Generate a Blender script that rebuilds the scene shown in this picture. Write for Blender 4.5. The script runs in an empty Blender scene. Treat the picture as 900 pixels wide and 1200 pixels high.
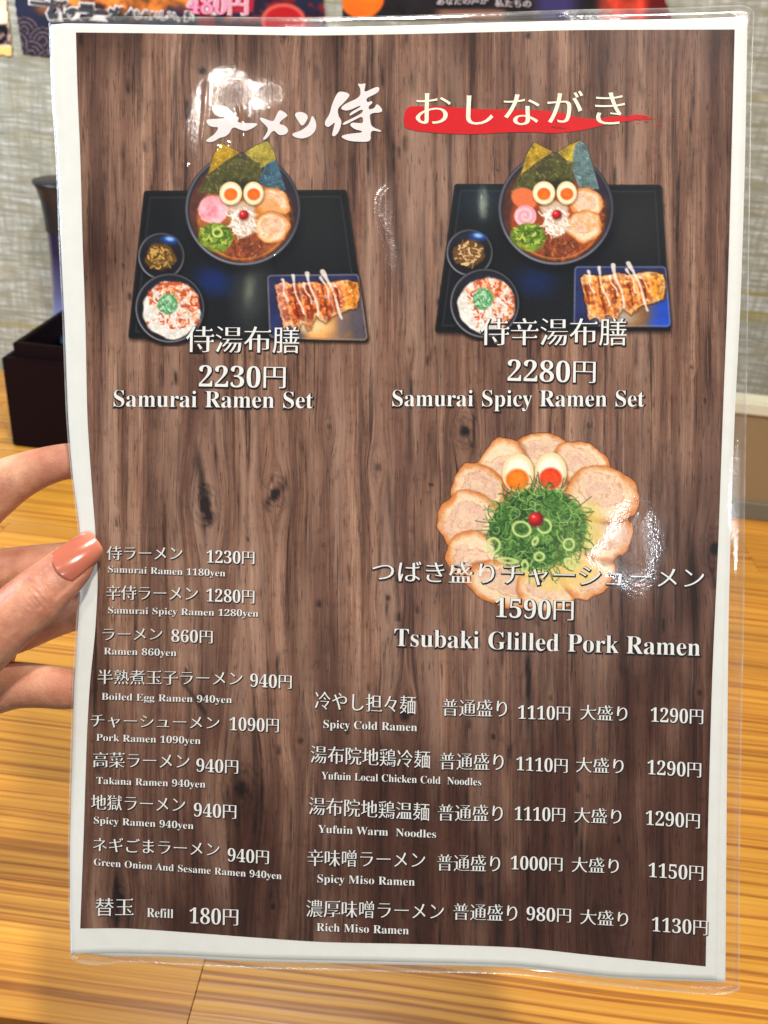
import bpy, math, random
import numpy as np
from mathutils import Vector, Matrix
from mathutils.bvhtree import BVHTree

# ---------------------------------------------------------------- camera, world, lamps, exposure
sc = bpy.context.scene
COL = sc.collection
PW, PH = 900., 1200.
VFOV = math.radians(62)
FPX = 600. / math.tan(VFOV / 2)
CAM_H = .42
CAM_M = Matrix.Translation((0, 0, CAM_H)) @ (Matrix.Rotation(math.radians(90 - 29), 4, 'X') @ Matrix.Rotation(math.radians(6), 4, 'Z'))
cam = bpy.data.cameras.new('camera'); camo = bpy.data.objects.new('camera', cam); COL.objects.link(camo)
camo.matrix_world = CAM_M; cam.sensor_fit = 'VERTICAL'; cam.sensor_height = 24; cam.angle = VFOV
cam.clip_start = .01; cam.clip_end = 50
cam.dof.use_dof = True; cam.dof.focus_distance = .262; cam.dof.aperture_fstop = 16
sc.camera = camo

def srgb(r, g, b, a=1):
    f = lambda c: (c / 255 / 12.92) if c / 255 <= .04045 else ((c / 255 + .055) / 1.055) ** 2.4
    return (f(r), f(g), f(b), a)

RM = CAM_M.to_3x3(); CP = CAM_M.translation.copy()
RN = np.array(RM); CN = np.array(CP)
def ray(px, py): return RM @ Vector(((px - 450) / FPX, (600 - py) / FPX, -1))
def at_depth(px, py, d): return CP + ray(px, py) * d
def on_table(px, py, z=0.):
    r = ray(px, py); return CP + r * ((z - CP.z) / r.z)
def menu_depth(px, py):
    """distance of the held menu sheet along the view axis (m); the sheet leans and bends a little"""
    d = .263 + .0072 * (py - 600) / 560
    d = d + .0035 * np.exp(-((px - 60) / 170.) ** 2 - ((py - 690) / 230.) ** 2)
    d = d + .0016 * np.cos((px - 470) / 400. * 1.5)
    d = d + .0012 * np.sin(px / 120. + .6) * np.exp(-np.clip(1150 - py, 0, 900) / 120.)
    d = d + .0008 * np.sin(py / 210. + px / 330.)
    return d
def menu_np(px, py, h=0.):
    """points on the menu sheet, h metres in front of it"""
    d = menu_depth(px, py) - h
    v = np.stack([(px - 450) / FPX * d, (600 - py) / FPX * d, -d], -1)
    return v @ RN.T + CN
def menu_pt(px, py, h=0.): return Vector(menu_np(np.float64(px), np.float64(py), h))

w = bpy.data.worlds.new('World'); sc.world = w; w.use_nodes = True
w.node_tree.nodes['Background'].inputs[0].default_value = (1.0, .96, .91, 1); w.node_tree.nodes['Background'].inputs[1].default_value = .25
sc.view_settings.view_transform = 'Standard'; sc.view_settings.look = 'None'; sc.view_settings.exposure = .22; sc.view_settings.gamma = 1
sc.view_settings.use_curve_mapping = False
sc.cycles.max_bounces = 8; sc.cycles.transparent_max_bounces = 16; sc.cycles.use_denoising = True
sc.cycles.caustics_reflective = False; sc.cycles.caustics_refractive = False

def mirror_dir(px, py):
    e = 2.
    n = (menu_pt(px + e, py) - menu_pt(px - e, py)).cross(menu_pt(px, py - e) - menu_pt(px, py + e)).normalized()
    if n.dot(ray(px, py)) > 0: n = -n
    r = ray(px, py).normalized(); return r - 2 * r.dot(n) * n
def lamp(name, loc, target, size, power, col, shape='DISK', size_y=None):
    l = bpy.data.lights.new(name, 'AREA'); l.shape = shape; l.size = size; l.energy = power; l.color = col
    if size_y: l.size_y = size_y
    o = bpy.data.objects.new(name, l); COL.objects.link(o); o.location = loc
    o.rotation_euler = (Vector(target) - Vector(loc)).to_track_quat('-Z', 'Y').to_euler(); return o
MC = menu_pt(450, 600)
pA = menu_pt(275, 112) + mirror_dir(275, 112) * 1.25
pB = menu_pt(733, 640) + mirror_dir(733, 640) * 2.6
lamp('pendant_lamp', pA, MC, .05, 2.1, (1, .95, .87))
lamp('far_ceiling_lamp', pB, MC, .065, 11, (.84, .92, 1.0))
lamp('overhead_lamp', (-.12, .74, 1.6), (0, .45, 0), .10, 10, (1, .93, .80))
lamp('menu_key_light', (.32, -.25, 1.6), MC, .10, 18, (1, .97, .93))  # added key light for the menu, kept out of what the film mirrors
lamp('left_wall_light', (-1.0, .25, .75), (-.55, 1.0, .25), .45, 13, (.70, .84, 1.0), 'SQUARE')  # added cool area light for the left of the wall, no window built

# ---------------------------------------------------------------- helpers
def prop(o, label=None, cat=None, group=None, kind=None):
    if label: o['label'] = label
    if cat: o['category'] = cat
    if group: o['group'] = group
    if kind: o['kind'] = kind
    return o
def empty(name, loc=(0, 0, 0)):
    o = bpy.data.objects.new(name, None); COL.objects.link(o); o.location = loc; o.empty_display_size = .02
    return o
def link(name, me, m=None, parent=None, smooth=False):
    o = bpy.data.objects.new(name, me); COL.objects.link(o)
    if m: me.materials.append(m)
    if smooth: me.polygons.foreach_set('use_smooth', np.ones(len(me.polygons), bool))
    if parent:
        o.parent = parent; o.matrix_parent_inverse = Matrix.Translation(-Vector(parent.location))
    return o
def mesh_np(name, V, F):
    """fast mesh from numpy arrays; F (n,k) of equal sided faces"""
    V = np.asarray(V, np.float32).reshape(-1, 3); F = np.asarray(F, np.int32); k = F.shape[1]
    me = bpy.data.meshes.new(name); me.vertices.add(len(V)); me.vertices.foreach_set('co', V.ravel())
    me.loops.add(F.size); me.loops.foreach_set('vertex_index', F.ravel())
    me.polygons.add(len(F)); me.polygons.foreach_set('loop_start', np.arange(0, F.size, k, dtype=np.int32))
    me.update(calc_edges=True); me.validate(); return me
def grid_faces(ny, nx, keep=None):
    i = np.arange(ny - 1)[:, None] * nx + np.arange(nx - 1)[None, :]
    f = np.stack([i, i + nx, i + nx + 1, i + 1], -1)
    if keep is not None:
        k = keep[:-1, :-1] | keep[1:, :-1] | keep[:-1, 1:] | keep[1:, 1:]; return f[k]
    return f.reshape(-1, 4)
def drop_loose(V, F, *att):
    used = np.zeros(len(V), bool); used[F.ravel()] = True
    idx = np.cumsum(used) - 1
    return (V[used], idx[F]) + tuple(a[used] for a in att)
def fattr(me, name, arr):
    a = me.attributes.new(name, 'FLOAT', 'POINT'); a.data.foreach_set('value', np.asarray(arr, np.float32).ravel())
def cattr(me, name, rgb, a=None):
    at = me.attributes.new(name, 'FLOAT_COLOR', 'POINT')
    c = np.ones((rgb.reshape(-1, 3).shape[0], 4), np.float32); s = rgb.reshape(-1, 3)
    c[:, :3] = np.where(s <= .04045, s / 12.92, ((np.clip(s, 0, 1) + .055) / 1.055) ** 2.4)
    if a is not None: c[:, 3] = a.ravel()
    at.data.foreach_set('color', c.ravel())
def uvattr(me, UV):
    l = me.uv_layers.new(name='UVMap'); vi = np.empty(len(me.loops), np.int32); me.loops.foreach_get('vertex_index', vi)
    l.data.foreach_set('uv', np.asarray(UV, np.float32).reshape(-1, 2)[vi].ravel())

class NT:
    """short way to write node trees"""
    def __init__(s, name):
        s.m = bpy.data.materials.new(name); s.m.use_nodes = True; s.t = s.m.node_tree; s.t.nodes.clear()
        s.out = s.t.nodes.new('ShaderNodeOutputMaterial')
    def n(s, typ, ins=None, **kw):
        nd = s.t.nodes.new('ShaderNode' + typ)
        for k, v in kw.items(): setattr(nd, k, v)
        for k, v in (ins or {}).items():
            if isinstance(v, tuple) and len(v) == 2 and hasattr(v[0], 'outputs'): s.t.links.new(v[0].outputs[v[1]], nd.inputs[k])
            elif hasattr(v, 'outputs'): s.t.links.new(v.outputs[0], nd.inputs[k])
            else: nd.inputs[k].default_value = v
        return nd
    def math(s, op, a, b=0., c=None, clamp=False):
        i = {0: a, 1: b}
        if c is not None: i[2] = c
        nd = s.n('Math', i, operation=op); nd.use_clamp = clamp; return nd
    def ramp(s, f, stops):
        nd = s.n('ValToRGB', {0: f}); r = nd.color_ramp
        while len(r.elements) < len(stops): r.elements.new(.5)
        for e, (p, c) in zip(r.elements, stops): e.position = p; e.color = c if len(c) == 4 else tuple(c) + (1,)
        return nd
    def mix(s, f, a, b, blend='MIX'):
        nd = s.n('Mix', data_type='RGBA', blend_type=blend)
        for k, v in ((0, f), (6, a), (7, b)):
            if hasattr(v, 'outputs'): s.t.links.new(v.outputs[2 if v.bl_idname == 'ShaderNodeMix' else 0], nd.inputs[k])
            else: nd.inputs[k].default_value = v
        return nd
    def lk(s, a, ao, b, bi): s.t.links.new(a.outputs[ao], b.inputs[bi])
    def noise(s, vec, scale, detail=4, rough=.55, dist=0.):
        return s.n('TexNoise', {'Vector': vec, 'Scale': scale, 'Detail': detail, 'Roughness': rough, 'Distortion': dist})
    def scale(s, vec, v):
        return s.n('VectorMath', {0: vec, 1: v}, operation='MULTIPLY')
    def bsdf(s, col=None, rough=.5, bump=None, **kw):
        p = s.n('BsdfPrincipled', {'Roughness': rough})
        if col is not None:
            if hasattr(col, 'outputs'): s.t.links.new(col.outputs[2 if col.bl_idname == 'ShaderNodeMix' else 0], p.inputs['Base Color'])
            else: p.inputs['Base Color'].default_value = col
        for k, v in kw.items():
            k = k.replace('_', ' ')
            if hasattr(v, 'outputs'): s.t.links.new(v.outputs[0], p.inputs[k])
            else: p.inputs[k].default_value = v
        if bump: s.t.links.new(bump.outputs[0], p.inputs['Normal'])
        s.t.links.new(p.outputs[0], s.out.inputs[0]); return p
    def bump(s, h, strength=.3, dist=.001):
        return s.n('Bump', {'Height': h, 'Strength': strength, 'Distance': dist})

def simple_mat(name, col, rough=.5, nscale=60, namt=.15, **kw):
    t = NT(name); g = t.n('TexCoord'); n = t.noise((g, 'Object'), nscale, 4)
    c = t.mix(t.math('MULTIPLY', n, 1.), tuple(x * (1 - namt) for x in col[:3]) + (1,), tuple(min(1, x * (1 + namt)) for x in col[:3]) + (1,))
    t.bsdf(c, rough, t.bump(n, .15, .0006), **kw); return t.m

def box_mesh(name, P, ex, ey, ez, bevel=0.):
    """box from corner P along three edge vectors, edges chamfered"""
    import bmesh
    bm = bmesh.new(); vs = [bm.verts.new(Vector(P) + ex * a + ey * b + ez * c) for a in (0, 1) for b in (0, 1) for c in (0, 1)]
    for f in ((0, 1, 3, 2), (4, 6, 7, 5), (0, 4, 5, 1), (2, 3, 7, 6), (0, 2, 6, 4), (1, 5, 7, 3)): bm.faces.new([vs[i] for i in f])
    bmesh.ops.recalc_face_normals(bm, faces=bm.faces)
    if bevel: bmesh.ops.bevel(bm, geom=bm.edges[:], offset=bevel, segments=2 if bevel > .0008 else 1, affect='EDGES')
    me = bpy.data.meshes.new(name); bm.to_mesh(me); bm.free(); return me
# ---------------------------------------------------------------- printed food photographs (flat print, painted with numpy)
def hash2(ix, iy, seed):
    h = (ix.astype(np.int64) * 374761393 + iy.astype(np.int64) * 668265263 + seed * 974634777) & 0xffffffff
    h = ((h ^ (h >> 13)) * 1274126177) & 0xffffffff
    return ((h ^ (h >> 16)) & 0xffffff) / float(0xffffff)

def vnoise(x, y, seed=0):
    ix = np.floor(x); iy = np.floor(y); fx = x - ix; fy = y - iy
    fx = fx * fx * (3 - 2 * fx); fy = fy * fy * (3 - 2 * fy)
    a = hash2(ix, iy, seed); b = hash2(ix + 1, iy, seed); c = hash2(ix, iy + 1, seed); d = hash2(ix + 1, iy + 1, seed)
    return (a * (1 - fx) + b * fx) * (1 - fy) + (c * (1 - fx) + d * fx) * fy

def fbm(x, y, s, octv=3, seed=0):
    t = 0; a = 1; n = 0
    for k in range(octv):
        t = t + a * vnoise(x / s + 13.7 * k, y / s + 7.3 * k, seed + k); n += a; a *= .55; s *= .5
    return t / n

def sst(a, b, x):
    t = np.clip((x - a) / (b - a), 0, 1)
    return t * t * (3 - 2 * t)

def poly_sd(X, Y, pts):
    pts = np.array(pts, float); n = len(pts)
    d = np.full(X.shape, 1e9); ins = np.zeros(X.shape, bool)
    for i in range(n):
        x1, y1 = pts[i]; x2, y2 = pts[(i + 1) % n]
        ex, ey = x2 - x1, y2 - y1; L = ex * ex + ey * ey + 1e-12
        t = np.clip(((X - x1) * ex + (Y - y1) * ey) / L, 0, 1)
        d = np.minimum(d, (X - x1 - t * ex) ** 2 + (Y - y1 - t * ey) ** 2)
        if y1 != y2:
            c = ((Y >= min(y1, y2)) & (Y < max(y1, y2)) & (X < x1 + (Y - y1) / (y2 - y1) * ex))
            ins ^= c
    d = np.sqrt(d)
    return np.where(ins, -d, d)

class Canvas:
    def __init__(s, x0, y0, x1, y1, step):
        s.nx = int((x1 - x0) / step) + 1; s.ny = int((y1 - y0) / step) + 1
        s.X, s.Y = np.meshgrid(x0 + np.arange(s.nx) * step, y0 + np.arange(s.ny) * step)
        s.rgb = np.zeros((s.ny, s.nx, 3)); s.a = np.zeros((s.ny, s.nx))
    def over(s, m, col, alpha=True):
        m = np.clip(m, 0, 1); c = np.asarray(col, float)
        if c.ndim == 1: c = c[None, None, :] / 255.
        s.rgb = s.rgb * (1 - m[..., None]) + c * m[..., None]
        if alpha: s.a = s.a + (1 - s.a) * m
    def mul(s, f): s.rgb = s.rgb * f[..., None]
    def el(s, cx, cy, rx, ry, rot=0, soft=.8, wob=0, seed=0):
        c, n = math.cos(rot), math.sin(rot)
        u = ((s.X - cx) * c + (s.Y - cy) * n) / rx; v = (-(s.X - cx) * n + (s.Y - cy) * c) / ry
        r = np.sqrt(u * u + v * v)
        if wob:
            r = r + wob * (fbm(s.X, s.Y, max(rx, ry) * .5, 3, seed) - .5)
        return sst(soft, -soft, (r - 1) * min(rx, ry)), r, u, v
    def pm(s, pts, soft=.8, rnd=0):
        return sst(soft, -soft, poly_sd(s.X, s.Y, pts) - rnd)
    def strands(s, pred, n, cols, length, width, seed, bend=.5, ang=None, alpha=1.):
        rg = random.Random(seed); k = 0; tries = 0
        x0, y0 = s.X[0, 0], s.Y[0, 0]; st = s.X[0, 1] - s.X[0, 0]
        while k < n and tries < n * 40:
            tries += 1
            p = pred(rg)
            if p is None: continue
            k += 1
            x, y = p; a = rg.uniform(0, 6.283) if ang is None else ang + rg.gauss(0, .5)
            b = rg.uniform(-bend, bend); L = length * rg.uniform(.5, 1.2); col = cols[rg.randrange(len(cols))]
            pts = []
            m = max(4, int(L / 1.2))
            for i in range(m):
                pts.append((x, y)); x += math.cos(a) * L / m; y += math.sin(a) * L / m; a += b / m * 2
            xs = [q[0] for q in pts]; ys = [q[1] for q in pts]
            i0 = max(0, int((min(xs) - x0 - 4) / st)); i1 = min(s.nx, int((max(xs) - x0 + 4) / st) + 1)
            j0 = max(0, int((min(ys) - y0 - 4) / st)); j1 = min(s.ny, int((max(ys) - y0 + 4) / st) + 1)
            if i1 <= i0 or j1 <= j0: continue
            X = s.X[j0:j1, i0:i1]; Y = s.Y[j0:j1, i0:i1]; d = np.full(X.shape, 1e9)
            for i in range(len(pts) - 1):
                (xa, ya), (xb, yb) = pts[i], pts[i + 1]; ex, ey = xb - xa, yb - ya
                t = np.clip(((X - xa) * ex + (Y - ya) * ey) / (ex * ex + ey * ey + 1e-9), 0, 1)
                d = np.minimum(d, np.hypot(X - xa - t * ex, Y - ya - t * ey))
            w = width * rg.uniform(.7, 1.2)
            mm = (sst(w * .5 + .7, w * .5 - .5, d) * alpha)[..., None]
            sub = s.rgb[j0:j1, i0:i1]; s.rgb[j0:j1, i0:i1] = sub * (1 - mm) + np.array(col) / 255. * mm

def in_el(cx, cy, rx, ry):
    def f(rg):
        a = rg.uniform(0, 6.283); r = math.sqrt(rg.random())
        return cx + rx * r * math.cos(a), cy + ry * r * math.sin(a)
    return f

def egg(c, cx, cy, rx, ry, yx, yy, yr, ycol, rot=0, seed=0):
    m, r, u, v = c.el(cx + .8, cy + 1.4, rx + 1.2, ry + 1.2, rot, 1.5); c.over(m * .45, (90, 50, 30), False)
    m, r, u, v = c.el(cx, cy, rx, ry, rot, .8)
    base = np.array((252, 244, 222)) / 255. - sst(.55, 1.05, r)[..., None] * np.array((.06, .14, .28))
    c.over(m, base)
    m2, r2, u2, v2 = c.el(yx, yy, yr * 1.06, yr, rot, .9)
    yc = np.array(ycol) / 255. * (1.1 - .22 * sst(.2, 1.1, r2))[..., None] + (fbm(c.X, c.Y, 3, 2, seed)[..., None] - .5) * .12
    c.over(m2 * .6, np.clip(yc + .12, 0, 1)); m3, _, _, _ = c.el(yx, yy, yr * .94, yr * .88, rot, 1.1); c.over(m3, np.clip(yc, 0, 1))

def chashu(c, cx, cy, rx, ry, rot, seed, tone=0.):
    m, r, u, v = c.el(cx + .6, cy + 1.6, rx + 1.2, ry + 1.2, rot, 2.0, .16, seed); c.over(m * .5, (120, 60, 25), False)
    m, r, u, v = c.el(cx, cy, rx, ry, rot, .8, .26, seed)
    n1 = fbm(c.X, c.Y, 9, 3, seed + 5); n2 = fbm(c.X, c.Y, 3, 3, seed + 9)
    ang = np.arctan2(v, u)
    swirl = .5 + .5 * np.sin(r * 8.5 + ang * 1.0 + n1 * 5 + seed)
    pink = np.array((232, 190, 165)) / 255.; cream = np.array((246, 214, 176)) / 255.; rim = np.array((214, 124, 60)) / 255.; dark = np.array((150, 76, 38)) / 255.
    ra = 2.39996 * seed
    r2 = np.sqrt((u + .16 * math.cos(ra)) ** 2 + (v + .20 * math.sin(ra)) ** 2 * 1.5) + (n1 - .5) * .55
    k = (sst(.74, .62, r2) * (.45 + .55 * sst(.25, .8, swirl)))[..., None]
    col = cream * (1 - k) + pink * k
    for rl, wl, al in ((.70, .035, .50), (.44, .03, .35), (.22, .03, .25)):
        l_ = (sst(wl * 2, 0, np.abs(r2 - rl) + .05 * (n2 - .3)) * al * sst(.3, .5, n1))[..., None]; col = col * (1 - l_) + np.array((190, 112, 74)) / 255. * l_
    line = sst(.10, .0, np.abs(swirl - .35) + .12 * n2)[..., None] * .42
    col = col * (1 - line) + np.array((208, 140, 105)) / 255. * line
    e = (sst(.72, 1.0, r + (n1 - .5) * .22))[..., None]
    col = col * (1 - e * .95) + rim * e * .95
    e2 = (sst(.93, 1.02, r) * sst(.34, .6, n2))[..., None]
    col = col * (1 - e2 * .7) + dark * e2 * .7
    spk = (sst(.70, .78, n2) * .35)[..., None]
    col = col * (1 - spk) + np.array((165, 95, 70)) / 255. * spk
    col = col + (n2[..., None] - .5) * .09 + tone
    c.over(m, np.clip(col, 0, 1))

def ring(c, cx, cy, rx, ry, rot=0, col=(214, 226, 150), w=1.5):
    m, r, u, v = c.el(cx, cy, rx, ry, rot)
    d = np.abs(r - 1) * min(rx, ry)
    c.over(sst(w + .6, w - .6, d) * .92, col, False)
    c.over(sst(.8, .2, np.abs(r - .72) * min(rx, ry)) * .35, (150, 180, 90), False)

def cherry(c, x, y, r):
    m, rr, u, v = c.el(x + .6, y + 1, r + 1, r + 1, 0, 1.3); c.over(m * .45, (90, 40, 25), False)
    m, rr, u, v = c.el(x, y, r, r * .95)
    col = np.array((212, 26, 30)) / 255. * (1.05 - .45 * sst(.3, 1.1, np.hypot(u - -.25, v + .25)))[..., None]
    c.over(m, np.clip(col, 0, 1)); m, _, _, _ = c.el(x - r * .3, y - r * .35, r * .22, r * .18, 0, .7); c.over(m * .7, (255, 190, 180))

def leafy_nori(c, pts, col, seed, hi=(255, 240, 170)):
    m = c.pm(pts, .8); n = fbm(c.X, c.Y, 6, 4, seed); n2 = vnoise(c.X / 1.7, c.Y / 1.7, seed + 3)
    b = np.array(col) / 255. * (.62 + .72 * n)[..., None]
    b = b + (sst(.72, .98, n2) * .22)[..., None] * np.array(hi) / 255.
    c.over(m, np.clip(b, 0, 1))
    e = poly_sd(c.X, c.Y, pts); c.over(sst(1.6, .2, np.abs(e + .9)) * .06, hi, False)

def small_bowl(c, cx, cy, r, seed, content):
    m, rr, u, v = c.el(cx + 1, cy + 2.5, r * 1.06, r * 1.06, 0, 3); c.over(m * .7, (8, 8, 12))
    m, rr, u, v = c.el(cx, cy, r, r); c.over(m, (30, 31, 38))
    c.over(sst(1.6, .3, np.abs(rr - .97) * r) * (.45 + .4 * sst(-.2, 1, v) + .3 * sst(0, -1, u)), (122, 122, 132), False)
    mi, ri, ui, vi = c.el(cx, cy + r * .04, r * .88, r * .88, 0, 1.2); c.over(mi, (22, 20, 26), False)
    c.over(mi * sst(-.2, -.95, vi) * .5, (40, 52, 80), False)
    content(mi)

def bowl_scene(c, ox, oy, v2):
    """the ramen bowl; all numbers are in menu pixels for the left hand tray, moved by ox, oy"""
    P = lambda l: [(200 + x / 5.294 + ox, 150 + y / 5.294 + oy) for x, y in l]
    bx, by = 284.5 + ox, 245 + oy
    m, r, u, v = c.el(bx + 2, by + 6, 70, 68, 0, 7); c.over(m * .8 * sst(-.2, .5, v), (5, 8, 18), False)
    m, r, u, v = c.el(bx, by, 67.5, 66, 0, .9); c.over(m, (34, 36, 46))
    c.over(sst(2.2, .4, np.abs(r - .975) * 66) * (.35 + .5 * sst(.1, .9, v) + .25 * sst(.1, -.9, u)), (128, 124, 134), False)
    m, r, u, v = c.el(bx, by + 1.5, 62.5, 61, 0, 1.2)
    c.over(m, np.clip(np.array((78, 44, 36)) / 255. * (.6 + .8 * fbm(c.X, c.Y, 14, 3, 4))[..., None], 0, 1), False)
    c.over(m * sst(.2, .9, u) * sst(.2, -.5, v) * .7, (24, 30, 58), False)
    m, r, u, v = c.el(bx + .5, by + 12, 54, 48, 0, 2.2)
    soup = (150, 66, 30) if v2 else (168, 96, 44)
    c.over(m, np.clip(np.array(soup) / 255. * (.75 + .5 * fbm(c.X, c.Y, 7, 3, 8))[..., None], 0, 1), False)
    # seaweed sheets
    leafy_nori(c, P([(165, 400), (240, 255), (400, 150), (570, 200), (560, 360), (300, 415)]), (74, 68, 38), 11)
    leafy_nori(c, P([(232, 290), (262, 170), (310, 88), (430, 150), (340, 205)]), (168, 132, 34), 12)
    leafy_nori(c, P([(455, 152), (530, 105), (600, 78), (640, 130), (660, 220), (560, 245), (500, 190)]), (160, 142, 56) if not v2 else (172, 144, 42), 13)
    if v2:
        leafy_nori(c, P([(560, 120), (600, 78), (640, 110), (715, 380), (600, 395), (545, 260)]), (92, 116, 116), 14, (220, 240, 245))
    else:
        leafy_nori(c, P([(545, 330), (590, 225), (655, 195), (715, 385), (620, 400)]), (58, 88, 104), 14, (190, 225, 240))
    leafy_nori(c, P([(200, 395), (240, 300), (400, 190), (560, 215), (540, 330), (300, 400)]), (76, 74, 38), 15)
    m = c.pm(P([(330, 330), (520, 320), (560, 350), (470, 420), (350, 400)]), 4); c.over(m * .75, (26, 24, 20), False)
    # pork
    chashu(c, 320 + ox, 238 + oy, 20, 17, .3, 21)
    if not v2:
        m = c.pm(P([(520, 440), (640, 430), (730, 560), (720, 640), (640, 560), (530, 560)]), 2); c.over(m * .55, (226, 140, 60), False)
    chashu(c, 318 + ox, 266 + oy, 21, 19, -.2, 24 if v2 else 22)
    n = fbm(c.X, c.Y, 6, 3, 31)
    m, r, u, v = c.el(320 + ox, 252 + oy, 22, 34, 0, 3); c.over(m * sst(.5, .75, n) * .5, (232, 150, 70), False)
    # fish cake
    if v2:
        m, r, u, v = c.el(247 + ox + .5, 233 + oy, 16, 12, .4, 1.5); c.over(m, (226, 112, 66))
        m, r, u, v = c.el(248.5 + ox, 253.5 + oy, 13, 12.5, 0, 1)
        sw = .5 + .5 * np.cos(r * 12 + np.arctan2(v, u)); c.over(m, np.array((242, 168, 178)) / 255. + (sw[..., None] - .4) * np.array((.05, .16, .15)))
    else:
        m, r, u, v = c.el(250 + ox, 246 + oy, 17, 17, 0, 1.5, .25, 3)
        c.over(m, np.clip(np.array((238, 156, 166)) / 255. + (fbm(c.X, c.Y, 7, 3, 41)[..., None] - .4) * np.array((.18, .42, .4)), 0, 1))
    # white noodles
    m = c.pm(P([(345, 490), (420, 450), (520, 470), (530, 640), (430, 690), (385, 590)]), 2.5); c.over(m, (206, 176, 150), False)
    c.strands(in_el(283 + ox, 257 + oy, 14, 17), 90, [(250, 240, 228), (236, 216, 200), (255, 250, 244), (214, 180, 160)], 14, .9, 7, 1.2, 1.3)
    # greens
    m, r, u, v = c.el(253 + ox, 279 + oy, 21, 17, .25, 1.5, .3, 8)
    c.over(m, np.clip(np.array((104, 128, 40)) / 255. * (.5 + 1.0 * fbm(c.X, c.Y, 6, 4, 51))[..., None], 0, 1), False)
    c.strands(in_el(252 + ox, 278 + oy, 17, 13), 70, [(140, 168, 60), (70, 100, 30), (190, 200, 90), (50, 84, 30), (120, 150, 50)], 7, 1.4, 17, 1)
    if not v2: ring(c, 254.5 + ox, 272.5 + oy, 5, 4.6, 0, (206, 214, 116), 1.3)
    # minced meat
    m = c.pm(P([(325, 770), (400, 710), (510, 655), (590, 730), (600, 800), (480, 835), (380, 820)]), 2)
    c.over(m, np.clip(np.array((128, 62, 36)) / 255. * (.45 + 1.1 * fbm(c.X, c.Y, 5, 4, 61))[..., None], 0, 1), False)
    c.strands(in_el(287 + ox, 291 + oy, 20, 11), 60, [(150, 76, 44), (96, 40, 24), (190, 110, 64), (110, 52, 30)], 4, 1.4, 27, 1)
    cherry(c, 285.5 + ox, 252 + oy, 5.6)
    egg(c, 270.4 + ox, 226.5 + oy, 13.2, 13.6, 270.4 + ox, 227.8 + oy, 7.8, (240, 104, 24), 0, 1)
    egg(c, 297 + ox, 226.5 + oy, 11.9, 13.6, 297.3 + ox, 227.8 + oy, 7.6, (242, 100, 26), 0, 2)
    # sheen on the soup edge
    m, r, u, v = c.el(bx + .5, by + 12, 54, 48, 0, 1.2)
    c.over(sst(.035, 0, np.abs(r - .97)) * .5 * sst(0, .8, v), (236, 150, 60), False)

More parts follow.
